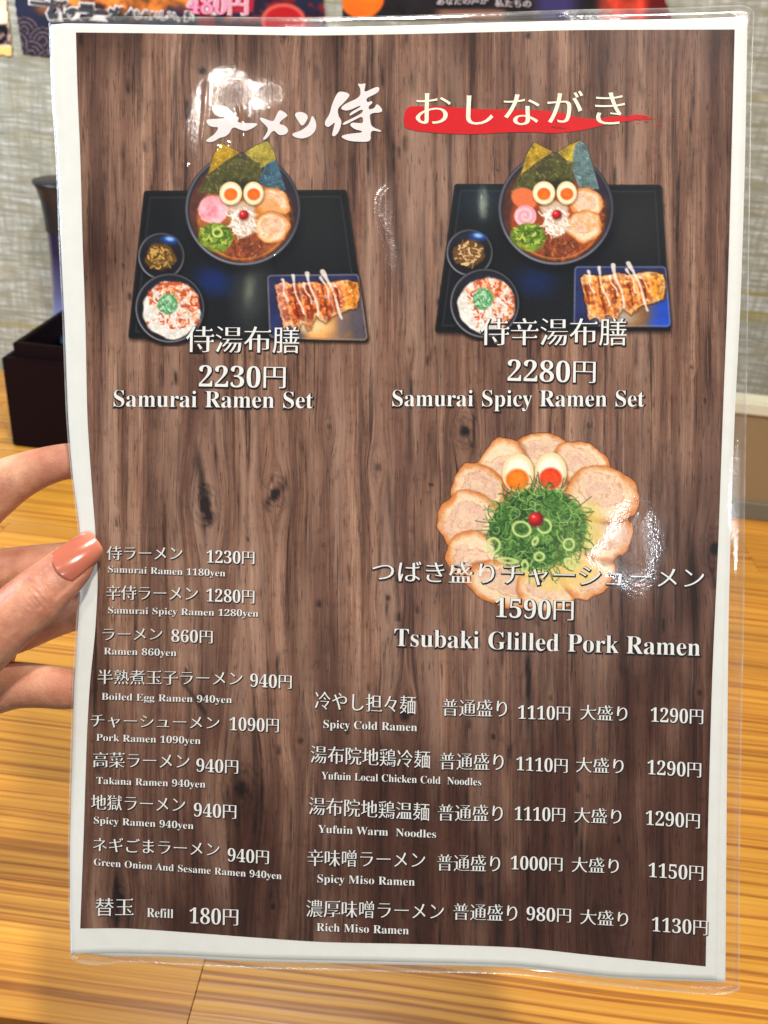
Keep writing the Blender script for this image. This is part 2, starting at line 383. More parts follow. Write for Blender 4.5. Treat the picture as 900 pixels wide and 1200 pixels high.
def paint_tray(v2):
    c = Canvas(506, 150, 792, 400, 1.0) if v2 else Canvas(146, 154, 436, 406, 1.0)
    X, Y = c.X, c.Y
    if v2: tray = [(536, 219), (772, 220), (782, 384), (513.5, 386)]
    else: tray = [(172, 227), (403, 226), (427.5, 396), (154, 393)]
    m = c.pm([(x + 1.5, y + 3) for x, y in tray], 3.5, 3.5); c.over(m * .55, (40, 24, 20))
    m = c.pm(tray, .8, 3.5); sd = poly_sd(X, Y, tray)
    n = fbm(X, Y, 60, 2, 71); g = vnoise(X / 1.6, Y / 1.6, 5)
    base = np.array((12, 14, 18)) / 255. + (n[..., None] - .4) * .05 + (g[..., None] - .5) * .035
    c.over(m, base)
    c.over(m * sst(1.3, .2, np.abs(sd + 4.5)) * .35, (92, 96, 104), False)
    c.over(m * sst(1.0, .2, np.abs(sd - 2.4)) * .3, (60, 62, 70), False)
    c.over(m * sst(-.5, -4.0, sd) * .25, (30, 36, 46), False)
    # soft sheen of the lacquer, and bluish reflections as they are printed
    if v2:
        mm, r, u, v = c.el(566, 238, 4.5, 14, 0, 5, .6, 3); c.over(mm * .75, (214, 206, 170), False)
        mm, r, u, v = c.el(562, 232, 26, 22, 0, 20); c.over(mm * .35, (26, 58, 74), False)
        mm, r, u, v = c.el(628, 330, 22, 16, 0, 14); c.over(mm * .6, (14, 40, 104), False)
        mm, r, u, v = c.el(745, 262, 30, 42, 0, 30); c.over(mm * .4, (62, 60, 58), False)
    else:
        mm, r, u, v = c.el(250, 330, 20, 15, .3, 12); c.over(mm * .7, (12, 44, 120), False)
        mm, r, u, v = c.el(292, 350, 16, 34, 0, 16, .5, 9); c.over(mm * .5, (86, 92, 84), False)
        mm, r, u, v = c.el(292, 340, 5, 14, .1, 6, .6, 9); c.over(mm * .5, (150, 150, 128), False)
        mm, r, u, v = c.el(375, 262, 26, 40, 0, 30); c.over(mm * .2, (58, 64, 56), False)
    ox, oy = (367, 0) if v2 else (0, 0)
    bowl_scene(c, ox, oy if not v2 else -.5, v2)
    # pickles
    sx, sy = (550.3, 296) if v2 else (189, 300)
    def pick(mi):
        m, r, u, v = c.el(sx - 1, sy + 1, 18, 16, 0, 2, .4, 5); c.over(m, (96, 66, 28), False)
        c.strands(in_el(sx - 2, sy + 1, 14, 12), 60, [(178, 128, 56), (120, 80, 34), (206, 160, 84), (80, 56, 24), (150, 118, 60)] if not v2 else [(206, 160, 110), (150, 104, 62), (228, 190, 140), (104, 70, 40)], 8, 1.7, 5, 1.5)
    small_bowl(c, sx, sy, 27, 5, pick)
    mm, r, u, v = c.el(sx + 9.5, sy - 19, 10, 5, .15, 2); c.over(mm * .85, (26, 66, 150), False)
    mm, r, u, v = c.el(sx + 10, sy - 20, 5, 2.4, .15, 1.6); c.over(mm * .8, (170, 210, 240), False)
    # rice bowl
    rx, ry = (568, 355.5) if v2 else (199, 361)
    def rice(mi):
        m, r, u, v = c.el(rx + 2, ry + 2, 34, 33, 0, 1.4, .22, 15)
        n1 = fbm(X, Y, 8, 4, 81); n2 = fbm(X, Y, 3.2, 2, 82)
        white = np.array((236, 226, 216)) / 255.; red = np.array((206, 92, 50)) / 255.; pk = np.array((240, 176, 140)) / 255.
        k = sst(.42, .6, n1 + .18 * (u - v) * .6 - .03)[..., None]
        k2 = sst(.45, .62, n2)[..., None]
        col = white * (1 - k) + (red * (1 - k2) + pk * k2) * k
        c.over(m, np.clip(col * (.86 + .26 * n2[..., None]), 0, 1), False)
        c.strands(in_el(rx + 4, ry + 1, 26, 25), 110, [(222, 104, 52), (196, 70, 40), (246, 190, 150), (236, 134, 70), (250, 224, 204)], 5, 1.8, 33, 1.2)
        c.strands(in_el(rx - 8, ry + 14, 20, 14), 40, [(244, 238, 232), (226, 214, 206), (250, 246, 240)], 4, 1.8, 34, 1.2)
        m, r, u, v = c.el(rx - 2, ry - 5, 12, 12, 0, 2, .4, 6); c.over(m * .9, (88, 150, 96), False)
        c.strands(in_el(rx - 2, ry - 5, 10, 10), 60, [(170, 214, 170), (60, 130, 80), (120, 180, 110), (210, 232, 200), (84, 160, 110)], 7, 1.1, 35, 2)
    small_bowl(c, rx, ry, 40.6, 9, rice)
    # dumpling plate
    if v2: pl = [(678, 317), (776, 317), (781, 378), (677, 377)]; gx, gy = 0, 0
    else: pl = [(318, 327), (416, 326), (425.5, 394), (320.5, 391)]; gx, gy = -358.5, 9.5
    m = c.pm([(x + 1, y + 2.5) for x, y in pl], 3, 5.5); c.over(m * .7, (6, 6, 8))
    sd = poly_sd(X, Y, pl); m = c.pm(pl, .8, 5.5)
    n = fbm(X, Y, 22, 3, 91)
    blue = np.array((36, 46, 92)) / 255.; tan = np.array((150, 100, 52)) / 255.; gry = np.array((86, 76, 84)) / 255.
    px_ = (X - (678 + gx)) / 103.; py_ = (Y - (317 + gy)) / 65.
    col = blue * np.ones(X.shape + (1,)); k = sst(.55, .75, px_ * .6 + py_ * .5 + (n - .5) * .5)[..., None]; col = col * (1 - k) + gry * k
    k = (sst(.4, .65, py_) * sst(.95, .6, px_ + (n - .5) * .4) * sst(.25, .45, px_))[..., None]; col = col * (1 - k) + tan * (1.5 if not v2 else 1) * k
    if v2:
        k = (sst(.75, .95, px_ + .2 * (n - .5)) * sst(.35, .6, py_))[..., None]; col = col * (1 - k) + np.array((34, 74, 190)) / 255. * k
    c.over(m, np.clip(col * (.7 + .6 * n[..., None]), 0, 1))
    c.over(m * sst(1.4, .3, np.abs(sd - 4)) * .65, (150, 128, 110) if not v2 else (128, 126, 140), False)
    m, r, u, v = c.el(723 + gx, 372 + gy, 20, 9, 0, 7)
    c.over(m * (.8 if not v2 else .55), (250, 226, 170) if not v2 else (220, 226, 236), False)
    # the dumplings: one overlapping row, browned, with pale folded edges and sauce drizzle
    G = lambda l: [(678 + gx + u * 103, 317 + gy + v_ * 65) for u, v_ in l]
    mass = G([(.02, .12), (.12, .06), (.28, .10), (.42, .05), (.60, .08), (.78, .02), (.97, .06), (.99, .30), (.96, .52), (.80, .60), (.70, .66), (.60, .80), (.50, .68), (.42, .92), (.34, .80), (.27, .95), (.20, .84), (.12, .92), (.09, .62), (.05, .38)])
    n = fbm(X, Y, 5.0, 4, 101); n2 = fbm(X, Y, 13, 3, 111); sdg = poly_sd(X, Y, mass) + (n - .5) * 5
    c.over(sst(3, -1, sdg - 1) * .55, (60, 28, 14), False)
    o1 = np.array((226, 112, 44) if not v2 else (234, 142, 58)) / 255.; o2 = np.array((166, 58, 24) if not v2 else (190, 88, 34)) / 255.; o3 = np.array((250, 204, 150)) / 255.
    k = sst(.38, .62, n)[..., None]; col = o2 * (1 - k) + o1 * k
    ph = (X - 682 - gx) / 17.2 - (Y - 317 - gy) / 65. * .75 + .25 * (n2 - .5); fr_ = ph - np.floor(ph)
    fold = (sst(.16, .0, np.abs(fr_ - .5)) * .55)[..., None]; col = col * (1 - fold) + o3 * fold
    gap = (sst(.16, .02, np.minimum(fr_, 1 - fr_)) * .7)[..., None]; col = col * (1 - gap) + np.array((96, 34, 16)) / 255. * gap
    edge = (sst(-9, -1, sdg) * sst(.35, .6, n2) * .75)[..., None]; col = col * (1 - edge) + o3 * edge
    ye = (sst(.72, .95, px_) * .6)[..., None]; col = col * (1 - ye) + np.array((236, 156, 40)) / 255. * ye * (.6 + .7 * n[..., None])
    if not v2: pk = (sst(.24, .1, px_) * .55)[..., None]; col = col * (1 - pk) + np.array((226, 150, 134)) / 255. * pk
    hl = (sst(.66, .78, fbm(X, Y, 3.2, 2, 131)) * .55)[..., None]; col = col * (1 - hl) + np.array((255, 226, 180)) / 255. * hl
    c.over(sst(.9, -.9, sdg), np.clip(col * (.74 + .5 * n[..., None]), 0, 1), False)
    for (u0, v0, u1, v1, w0) in [(.10, .02, .17, .40, 1.1), (.22, -.05, .34, .62, 1.2), (.40, -.09, .52, .66, 1.4), (.58, -.13, .80, .72, 1.6), (.56, -.02, .66, .40, 1.), (.36, .10, .44, .45, 1.), (.70, .12, .82, .38, .8)]:
        (sx_, sy_), (ex_, ey_) = G([(u0, v0), (u1, v1)])
        t = np.clip(((X - sx_) * (ex_ - sx_) + (Y - sy_) * (ey_ - sy_)) / ((ex_ - sx_) ** 2 + (ey_ - sy_) ** 2), 0, 1)
        d = np.hypot(X - sx_ - t * (ex_ - sx_) - 1.6 * np.sin(t * 6 + u0 * 9), Y - sy_ - t * (ey_ - sy_))
        w = w0 * (.75 + .9 * sst(.22, 0, t) + .5 * (fbm(X, Y, 5, 2, 7) - .5) * 2)
        c.over(sst(1.1, -.7, d - w) * .85, (252, 234, 220), False)
    # whole print picks up a fine printed grain
    c.rgb = np.clip(c.rgb * (.95 + .1 * vnoise(X / 1.1, Y / 1.1, 3)[..., None]), 0, 1)
    return c

def paint_flower():
    c = Canvas(503, 496, 758, 722, 1.0)
    X, Y = c.X, c.Y; S = 3.4615
    Q = lambda x, y: (500 + x / S, 490 + y / S)
    sl = [(475, 118, 108, 68, .1), (645, 175, 108, 78, .5), (292, 190, 88, 112, .45), (195, 292, 92, 108, -.6), (155, 422, 108, 116, -.7),
          (190, 588, 118, 95, .6), (300, 690, 140, 82, .3), (500, 705, 110, 90, 0), (670, 620, 100, 112, .2), (742, 475, 95, 98, 0), (735, 300, 128, 96, .25)]
    m, r, u, v = c.el(500 + 450 / 3.4615, 490 + 400 / 3.4615, 66, 62, 0, 2); c.over(m, np.clip(np.array((222, 178, 122)) / 255. * (.7 + .5 * fbm(X, Y, 6, 3, 44))[..., None], 0, 1))
    for i, (x, y, a, b, r) in enumerate(sl):
        x += (450 - x) * .07; y += (430 - y) * .07; a *= 1.16; b *= 1.16; px, py = Q(x, y); chashu(c, px, py, a / S, b / S, r, 200 + 7 * i, .012 * ((i * 7) % 3 - 1) )
    m, r, u, v = c.el(*Q(540, 620), 46, 22, 0, 7, .5, 3); c.over(m * .8, (240, 206, 120), False)
    m, r, u, v = c.el(*Q(660, 440), 16, 30, .2, 6, .5, 3); c.over(m * .7, (226, 204, 110), False)
    for k, (x, y, yx, yy, yr, yc) in enumerate([(370, 222, 368, 250, 13.6, (244, 120, 20)), (503, 218, 503, 245, 13.4, (234, 66, 22))]):
        ex, ey = Q(x, y); qx, qy = Q(yx, yy); egg(c, ex, ey, 65 / S, 80 / S, qx, qy, yr, yc, 0, 300 + k)
    gx, gy = Q(450, 445)
    m, r, u, v = c.el(gx, gy, 56, 46, 0, 2.5, .22, 9)
    n = fbm(X, Y, 9, 4, 401)
    c.over(m, np.clip(np.array((70, 116, 44)) / 255. * (.5 + 1.0 * n)[..., None], 0, 1))
    def pr(rg):
        a = rg.uniform(0, 6.283); r = rg.random() ** .42
        return gx + 56 * r * math.cos(a), gy + 46 * r * math.sin(a) + (4 if abs(math.cos(a)) < .5 and math.sin(a) > 0 else 0)
    c.strands(pr, 620, [(38, 76, 30), (60, 104, 42), (92, 136, 58), (48, 88, 38), (26, 54, 22), (120, 160, 76), (80, 118, 62)], 22, .9, 55, 1.8)
    c.strands(pr, 130, [(112, 156, 76), (150, 184, 100), (26, 52, 22), (170, 198, 112)], 18, .7, 56, 2.5)
    m, r, u, v = c.el(*Q(585, 520), 16, 26, .5, 12); c.over(m * .22, (206, 214, 110), False)
    for x, y, a, b, r in [(385, 450, 36, 29, .3), (477, 438, 27, 27, 0), (270, 515, 26, 28, 0), (577, 512, 21, 22, 0), (457, 562, 19, 16, 0), (398, 600, 12, 20, 0), (585, 590, 26, 14, .6), (440, 500, 9, 14, .5), (330, 578, 30, 9, .1)]:
        px, py = Q(x, y); ring(c, px, py, a / S, b / S, r, (206, 222, 140), 1.25)
    px, py = Q(443, 410); cherry(c, px, py, 8.6)
    c.rgb = np.clip(c.rgb * (.96 + .08 * vnoise(X / 1.1, Y / 1.1, 3)[..., None]), 0, 1)
    return c
# ---------------------------------------------------------------- table, wall and the things at the back
FA = on_table(0, 433); YAW = math.radians(1.5)
EX = Vector((math.cos(YAW), -math.sin(YAW), 0)); EZ = Vector((0, 0, 1)); EY = EZ.cross(EX).normalized()
NEAR = on_table(15, 1194)
TD = -(NEAR - FA).dot(EY)                 # depth of the table
def tp(x, y, z=0.): return FA + EX * x - EY * (TD - y) + EZ * z     # table coordinates: x along, y away from the near edge
def tcoord(P): d = P - FA; return d.dot(EX), d.dot(EY) + TD

def table_wood():
    t = NT('table_wood'); g = t.n('TexCoord'); mp = t.n('Mapping', {'Vector': (g, 'Object')})
    mp.inputs['Rotation'].default_value = (0, 0, -math.atan2(EX.y, EX.x))
    oi = t.n('ObjectInfo'); off = t.n('CombineXYZ', {0: t.math('MULTIPLY', (oi, 'Random'), 3.), 1: t.math('MULTIPLY', (oi, 'Random'), .35), 2: t.math('MULTIPLY', (oi, 'Random'), 7.)})
    v = t.n('VectorMath', {0: mp, 1: off}, operation='ADD')
    lo = t.noise(t.scale(v, (2.2, 9, 1)), 1.0, 3)
    wv = t.n('VectorMath', {0: v, 1: t.n('CombineXYZ', {0: 0., 1: t.math('MULTIPLY', t.math('SUBTRACT', lo, .5), .016), 2: 0.})}, operation='ADD')
    rings = t.noise(t.scale(wv, (.9, 460, 1)), 1.0, 2, .5)
    rings2 = t.noise(t.scale(wv, (2.5, 520, 1)), 1.0, 3, .6)
    fib = t.noise(t.scale(v, (30, 1500, 1)), 1.0, 2, .6)
    big = t.noise(t.scale(v, (3, 14, 1)), 1.0, 3)
    c1 = t.ramp(rings, [(.30, srgb(222, 168, 66)), (.49, srgb(212, 152, 50)), (.565, srgb(186, 120, 32)), (.65, srgb(148, 86, 18))])
    c2 = t.mix(t.math('MULTIPLY', t.ramp(rings2, [(.42, (0, 0, 0)), (.66, (1, 1, 1))]), .36), c1, srgb(160, 100, 26))
    c3 = t.mix(t.math('MULTIPLY', t.ramp(fib, [(.4, (0, 0, 0)), (.7, (1, 1, 1))]), .22), c2, srgb(236, 184, 96))
    c4 = t.mix(.5, c3, t.ramp(big, [(.3, srgb(150, 128, 110)), (.7, srgb(255, 240, 215))]), 'MULTIPLY')
    c5 = t.mix(.35, c4, t.ramp((oi, 'Random'), [(0, srgb(225, 200, 180)), (1, srgb(255, 250, 235))]), 'MULTIPLY')
    t.bsdf(c5, t.ramp(big, [(.3, (.30,) * 3), (.7, (.42,) * 3)]), t.bump(rings, .25, .0006), Coat_Weight=.35, Coat_Roughness=.22)
    return t.m
TW = table_wood()
table = empty('wooden_table', tp(0, 0)); prop(table, 'golden varnished wooden table of long grained boards under the menu', 'table')
rg = random.Random(4)
jx, jy = tcoord(on_table(229, 1165))
XL, XR, ROW = -.35, 1.25, TD / 11.
for r in range(11):
    y0 = r * ROW; x = XL + rg.uniform(.2, .6)
    cuts = [XL]
    while x < XR - .15: cuts.append(x); x += rg.uniform(.45, .8)
    cuts.append(XR)
    if y0 < jy + .06:       # the one butt joint that shows
        cuts = [c for c in cuts if abs(c - jx) > .28 or c in (XL, XR)] + [jx]; cuts.sort()
    for a, b in zip(cuts, cuts[1:]):
        g = .00018
        link('board', box_mesh('board', tp(a + g, y0 + g * .5, -.030), EX * (b - a - 2 * g), EY * (ROW - g), EZ * .030, .00015), TW, table)
for a in (XL + .03, XR - .10):
    for b in (.03, TD - .10):
        link('leg', box_mesh('leg', tp(a, b, -.70), EX * .07, EY * .07, EZ * .669, .004), TW, table)

fl = NT('floor'); g_ = fl.n('TexCoord'); n_ = fl.noise((g_, 'Object'), 30, 5)
fl.bsdf(fl.ramp(n_, [(.3, srgb(44, 36, 44)), (.7, srgb(72, 60, 66))]), .5)
prop(link('floor', mesh_np('floor', [(-4, -3, -.70), (4, -3, -.70), (4, 4, -.70), (-4, 4, -.70)], [(0, 1, 2, 3)]), fl.m), kind='structure')

WO = .015       # gap between table and wall
WALL0 = FA + EY * WO
def on_wall(px, py, off=0.):
    r = ray(px, py); P0 = WALL0 - EY * off
    return CP + r * ((P0 - CP).dot(EY) / r.dot(EY))
def wall_np(X, Y, off=0.):
    v = np.stack([(X - 450) / FPX, (600 - Y) / FPX, -np.ones_like(X)], -1) @ RN.T
    e = np.array(EY); P0 = np.array(WALL0 - EY * off)
    k = ((P0 - CN) @ e) / (v @ e); return CN + v * k[..., None]

def wallpaper():
    t = NT('woven_wallpaper'); g = t.n('TexCoord'); mp = t.n('Mapping', {'Vector': (g, 'Object')})
    mp.inputs['Rotation'].default_value = (0, 0, -math.atan2(EX.y, EX.x))
    v = mp
    hz = t.noise(t.scale(v, (22, 1, 210)), 1.0, 3, .6); vz = t.noise(t.scale(v, (190, 1, 26)), 1.0, 3, .6)
    pat = t.noise(t.scale(v, (26, 1, 62)), 1.0, 3, .5)
    line = t.noise(t.scale(v, (1.4, 1, 70)), 1.0, 1, .4)
    vline = t.noise(t.scale(v, (22, 1, 9)), 1.0, 2, .5)
    c = t.ramp(hz, [(.28, srgb(112, 108, 90)), (.5, srgb(158, 154, 138)), (.7, srgb(200, 198, 188))])
    c = t.mix(t.math('MULTIPLY', t.ramp(vz, [(.42, (0, 0, 0)), (.62, (1, 1, 1))]), .7), c, srgb(134, 130, 114))
    c = t.mix(t.math('MULTIPLY', t.ramp(pat, [(.5, (0, 0, 0)), (.62, (1, 1, 1))]), .45), c, srgb(138, 128, 96))
    c = t.mix(t.math('MULTIPLY', t.ramp(line, [(.64, (0, 0, 0)), (.70, (1, 1, 1))]), .75), c, srgb(146, 130, 58))
    c = t.mix(t.math('MULTIPLY', t.ramp(vline, [(.62, (0, 0, 0)), (.70, (1, 1, 1))]), .5), c, srgb(146, 132, 72))
    t.bsdf(c, .75, t.bump(hz, .5, .002)); return t.m
a = WALL0 - EX * 1.2 - EZ * .7
prop(link('wall', box_mesh('wall', a, EX * 3.2, EY * .1, EZ * 2.6), wallpaper()), kind='structure')

def hgt_at(P, px, py):       # height above P where the column over P crosses the picture row py
    lo, hi = 0., .5
    for _ in range(40):
        mid = (lo + hi) / 2; q = RM.transposed() @ (P + EZ * mid - CP); yy = 600 - FPX * q.y / -q.z
        if yy > py: lo = mid
        else: hi = mid
    return lo
# low panel with a pale rail, standing at the back edge of the table behind the right side of the menu
lx, _ = tcoord(on_table(560, 575)); pb = on_table(890, 611); _, yo = tcoord(pb); yo += .004; zt = hgt_at(pb, 890, 489); zs = hgt_at(pb, 890, 592)
pan = empty('low_panel', tp(lx, yo)); prop(pan, 'tan low panel with a pale top rail between table and wall', 'panel')
PM = simple_mat('tan_laminate', srgb(138, 116, 84), .38, 14, .10)
RMt = simple_mat('pale_rail', srgb(206, 200, 176), .3, 30, .06)
GM = simple_mat('grey_strip', srgb(104, 100, 86), .4, 30, .08)
link('panel', box_mesh('panel', tp(lx, yo, .0), EX * .9, EY * .022, EZ * (zt - .004), .001), PM, pan)
link('rail', box_mesh('rail', tp(lx - .003, yo - .004, zt - .004), EX * .906, EY * .028, EZ * (hgt_at(pb, 890, 478) - zt + .004), .002), RMt, pan)
link('base_strip', box_mesh('base_strip', tp(lx - .001, yo - .004, .0005), EX * .902, EY * .0038, EZ * zs, .0008), GM, pan)

# posters on the wall

def print_mat(name, rough=.45, alpha=False, coat=0., spec=.5):
    t = NT(name); a = t.n('Attribute', attribute_name='ink'); g = t.n('TexCoord')
    n = t.noise((g, 'Object'), 900, 2)
    c = t.mix(.10, (a, 'Color')[0], t.ramp(n, [(.3, (.7, .7, .7)), (.7, (1, 1, 1))]), 'MULTIPLY')
    b = t.n('BsdfPrincipled', {'Roughness': rough, 'Coat Weight': coat, 'Specular IOR Level': spec}); t.t.links.new(c.outputs[2], b.inputs['Base Color'])
    if alpha:
        tr = t.n('BsdfTransparent'); mx = t.n('MixShader', {0: (a, 'Alpha'), 1: tr, 2: b}); t.lk(mx, 0, t.out, 0)
    else: t.lk(b, 0, t.out, 0)
    return t.m
POSTER = print_mat('poster_print', .55, spec=.15)
def poster(x0, y0, x1, y1, keep, paint, label, step=1.5):
    """paper on the wall, given by the picture region that its visible part fills; keep(X, Y) is its outline"""
    c = Canvas(x0, y0, x1, y1, step); paint(c); k = keep(c.X, c.Y)
    V = wall_np(c.X, c.Y, .0022).reshape(-1, 3); F = grid_faces(c.ny, c.nx, k & np.ones_like(k))
    V, F, rgb = drop_loose(V, F, c.rgb.reshape(-1, 3))
    t0 = V.mean(0); o = empty('poster', Vector(t0)); prop(o, label, 'poster')
    me = mesh_np('sheet', V, F); cattr(me, 'ink', rgb); s = link('sheet', me, POSTER, o)
    md = s.modifiers.new('thickness', 'SOLIDIFY'); md.thickness = .0006; md.offset = -1
    return o
def pA_paint(c):
    X, Y = c.X, c.Y; n = fbm(X, Y, 30, 4, 5); n2 = fbm(X, Y, 9, 3, 6)
    c.over(np.ones_like(X), np.array((26, 28, 48)) / 255. * (.7 + .6 * n)[..., None])
    # orange food picture band and black/red area
    k = sst(30, 60, X) * sst(300, 215, X) * sst(24, 8, Y + (n - .5) * 26)
    c.over(k, np.clip(np.array((208, 112, 40)) / 255. * (.3 + 1.3 * n2)[..., None], 0, 1))
    k = sst(.56, .66, fbm(X, Y, 22, 3, 9)) * sst(60, 90, X); c.over(k * .8, (40, 14, 30))
    k = sst(200, 230, X) * sst(.5, .6, fbm(X * 1.0, Y * 2.2, 16, 3, 12)); c.over(k * .9, (120, 18, 26))
    # wave pattern in the corner
    for cx, cy in ((28, 36), (50, 48), (36, 64), (58, 74), (16, 52), (72, 60)):
        m, r, u, v = c.el(cx, cy, 18, 18, 0, 1); mm = m * (Y < cy + 6)
        c.over(mm, (34, 24, 34)); c.over(mm * sst(.5, .9, np.cos(r * 3.14 * 7)) * .8, (132, 112, 118))
    m = c.pm([(222, -30), (300, -30), (296, 14), (222, 16)], 2); c.over(m, (188, 28, 52))
    m, r, u, v = c.el(332, 24, 26, 20, 0, 1.5); c.over(m, (206, 84, 70)); m, r, u, v = c.el(332, 25, 22, 17, 0, 1.5); c.over(m, (170, 20, 26))
def lineq(x0, y0, x1, y1): return lambda X, Y: (Y - y0) - (X - x0) * (y1 - y0) / (x1 - x0)
pa_b = lineq(28, 62.5, 72, 68)
p1 = poster(10, -70, 386, 110, lambda X, Y: (pa_b(X, Y) < 0) & (X > 18 + (Y + 0) * .145) & (X < 378 + Y * .1), pA_paint, 'navy and orange ramen poster with a wave pattern corner, price in red')
def pB_paint(c):
    X, Y = c.X, c.Y; n = fbm(X, Y, 12, 3, 25)
    c.over(np.ones_like(X), np.array((244, 214, 176)) / 255. * (.85 + .3 * n)[..., None])
    m = c.pm([(-30, 30), (9, 28), (12, 52), (-30, 54)], 2); c.over(m, np.array((214, 92, 84)) / 255.)
    c.over(sst(.5, .6, fbm(X, Y, 5, 2, 28)) * sst(26, 32, Y) * .6, (250, 190, 180))
    c.over(sst(53, 56, Y), (238, 190, 110))
pb_b = lineq(0, 64, 14, 65)
p2 = poster(-60, -60, 20, 68, lambda X, Y: (pb_b(X, Y) < 0) & (X < 6 + Y * .11), pB_paint, 'cream poster with red lettering beside the navy poster')
def pC_paint(c):
    X, Y = c.X, c.Y; n = fbm(X, Y, 18, 4, 35)
    c.over(np.ones_like(X), np.array((30, 24, 26)) / 255. * (.6 + .8 * n)[..., None])
    m, r, u, v = c.el(424, -4, 26, 26, 0, 1.5, .1, 4); c.over(m, np.array((236, 104, 20)) / 255. * (.85 + .3 * n)[..., None])
    k = sst(618, 640, X) * sst(690, 660, X); c.over(k * .8, (62, 54, 110))
    k = sst(690, 720, X); c.over(k, np.clip(np.array((214, 64, 42)) / 255. * (.5 + .9 * n)[..., None], 0, 1))
    k = sst(750, 765, X); c.over(k, (96, 14, 14)); c.over(sst(505, 520, X) * sst(600, 585, X) * sst(9, 13, Y) * .8, (150, 100, 80))
p3 = poster(394, -70, 800, 60, lambda X, Y: (lineq(400, 22, 780, 22)(X, Y) < 0) & (X > 402) & (X < 778 + Y * .4), pC_paint, 'black poster with an orange ball, above the top edge of the menu')

# dark wooden box with a carafe standing in it
bx0 = on_table(15, 523); bX, bY = tcoord(bx0)
Rb = CP - bx0
BH = hgt_at(bx0, 0, 420)
boxo = empty('wooden_box', tp(bX, bY)); prop(boxo, 'dark reddish brown lacquered wooden box on the table, a carafe in it', 'box')
BM = simple_mat('dark_lacquer', srgb(20, 6, 8), .6, 40, .25, Specular_IOR_Level=.08)
BMi = simple_mat('dark_lacquer_inside', srgb(18, 10, 11), .5, 40, .2)
BW, BD, T = .20, TD - bY - .012, .007
BD = min(BD, .15)
for nm, (x, y, a, b) in {'front': (0, 0, BW, T), 'back': (0, BD - T, BW, T), 'side': (0, T, T, BD - 2 * T), 'far_side': (BW - T, T, T, BD - 2 * T)}.items():
    link('side_board', box_mesh('side_board', tp(bX + x, bY + y, .001), EX * a, EY * b, EZ * BH, .0012), BM, boxo)
link('bottom_board', box_mesh('bottom_board', tp(bX + T, bY + T, .002), EX * (BW - 2 * T), EY * (BD - 2 * T), EZ * (BH * .72)), BMi, boxo)
inset, LH = .009, .014
for (x, y, a, b) in ((inset, inset, BW - 2 * inset, T), (inset, BD - T - inset, BW - 2 * inset, T), (inset, T + inset, T, BD - 2 * T - 2 * inset), (BW - T - inset, T + inset, T, BD - 2 * T - 2 * inset)):
    link('rim', box_mesh('rim', tp(bX + x, bY + y, .001 + BH * .9), EX * a, EY * b, EZ * (BH * .1 + LH), .0012), BM, boxo)

def lathe(name, C, prof, n=48):
    V = []; 
    for r, z in prof:
        for k in range(n):
            a = 2 * math.pi * k / n; V.append((C.x + r * math.cos(a), C.y + r * math.sin(a), C.z + z))
    V = np.array(V); F = []
    for i in range(len(prof) - 1):
        for k in range(n): F.append((i * n + k, i * n + (k + 1) % n, (i + 1) * n + (k + 1) % n, (i + 1) * n + k))
    return mesh_np(name, V, F)
cz = .001 + BH * .72 + .0015
# centre of the carafe: on the box floor, seen at px (82, 388)
cc = on_table(93, 396, cz); cc_in = cc
dcar = (RM.transposed() @ (cc - CP)); dep = -dcar.z; mpp = dep / FPX
HC = hgt_at(cc, 0, 212)
car = empty('carafe', cc); prop(car, 'dark glass carafe with a flared black lip standing in the wooden box', 'carafe')
g = NT('smoky_blue_glass'); tc = g.n('TexCoord'); gr = g.n('SeparateXYZ', {0: (tc, 'Generated')})
colg = g.ramp((gr, 2), [(0, srgb(150, 190, 240)), (.12, srgb(122, 132, 176)), (.45, srgb(80, 76, 112)), (.8, srgb(42, 34, 56))])
g.bsdf(colg, .12, None, Coat_Weight=.6, Coat_Roughness=.05)
blk = simple_mat('black_plastic', srgb(28, 25, 27), .35, 60, .15)
R_ = lambda px: px * mpp
body = [(0, .0), (R_(30), .0), (R_(33), .004), (R_(31), HC * .06), (R_(26.5), HC * .18), (R_(24.5), HC * .35), (R_(24), HC * .55), (R_(24.5), HC * .68), (R_(25), HC * .72)]
lip = [(R_(25.6), HC * .70), (R_(26), HC * .78), (R_(28), HC * .88), (R_(31), HC * .95), (R_(35), HC * .985), (R_(34), HC * 1.0), (R_(28), HC * 1.01), (R_(16), HC * 1.02), (0, HC * 1.02)]
link('glass_body', lathe('glass_body', cc, body), g.m, car, True)
link('lip', lathe('lip', cc, lip), blk, car, True)
print('TD', TD, 'BH', BH, 'HC', HC, 'dep', dep, 'zt', zt, 'FA', FA, 'lamps', pA, pB)
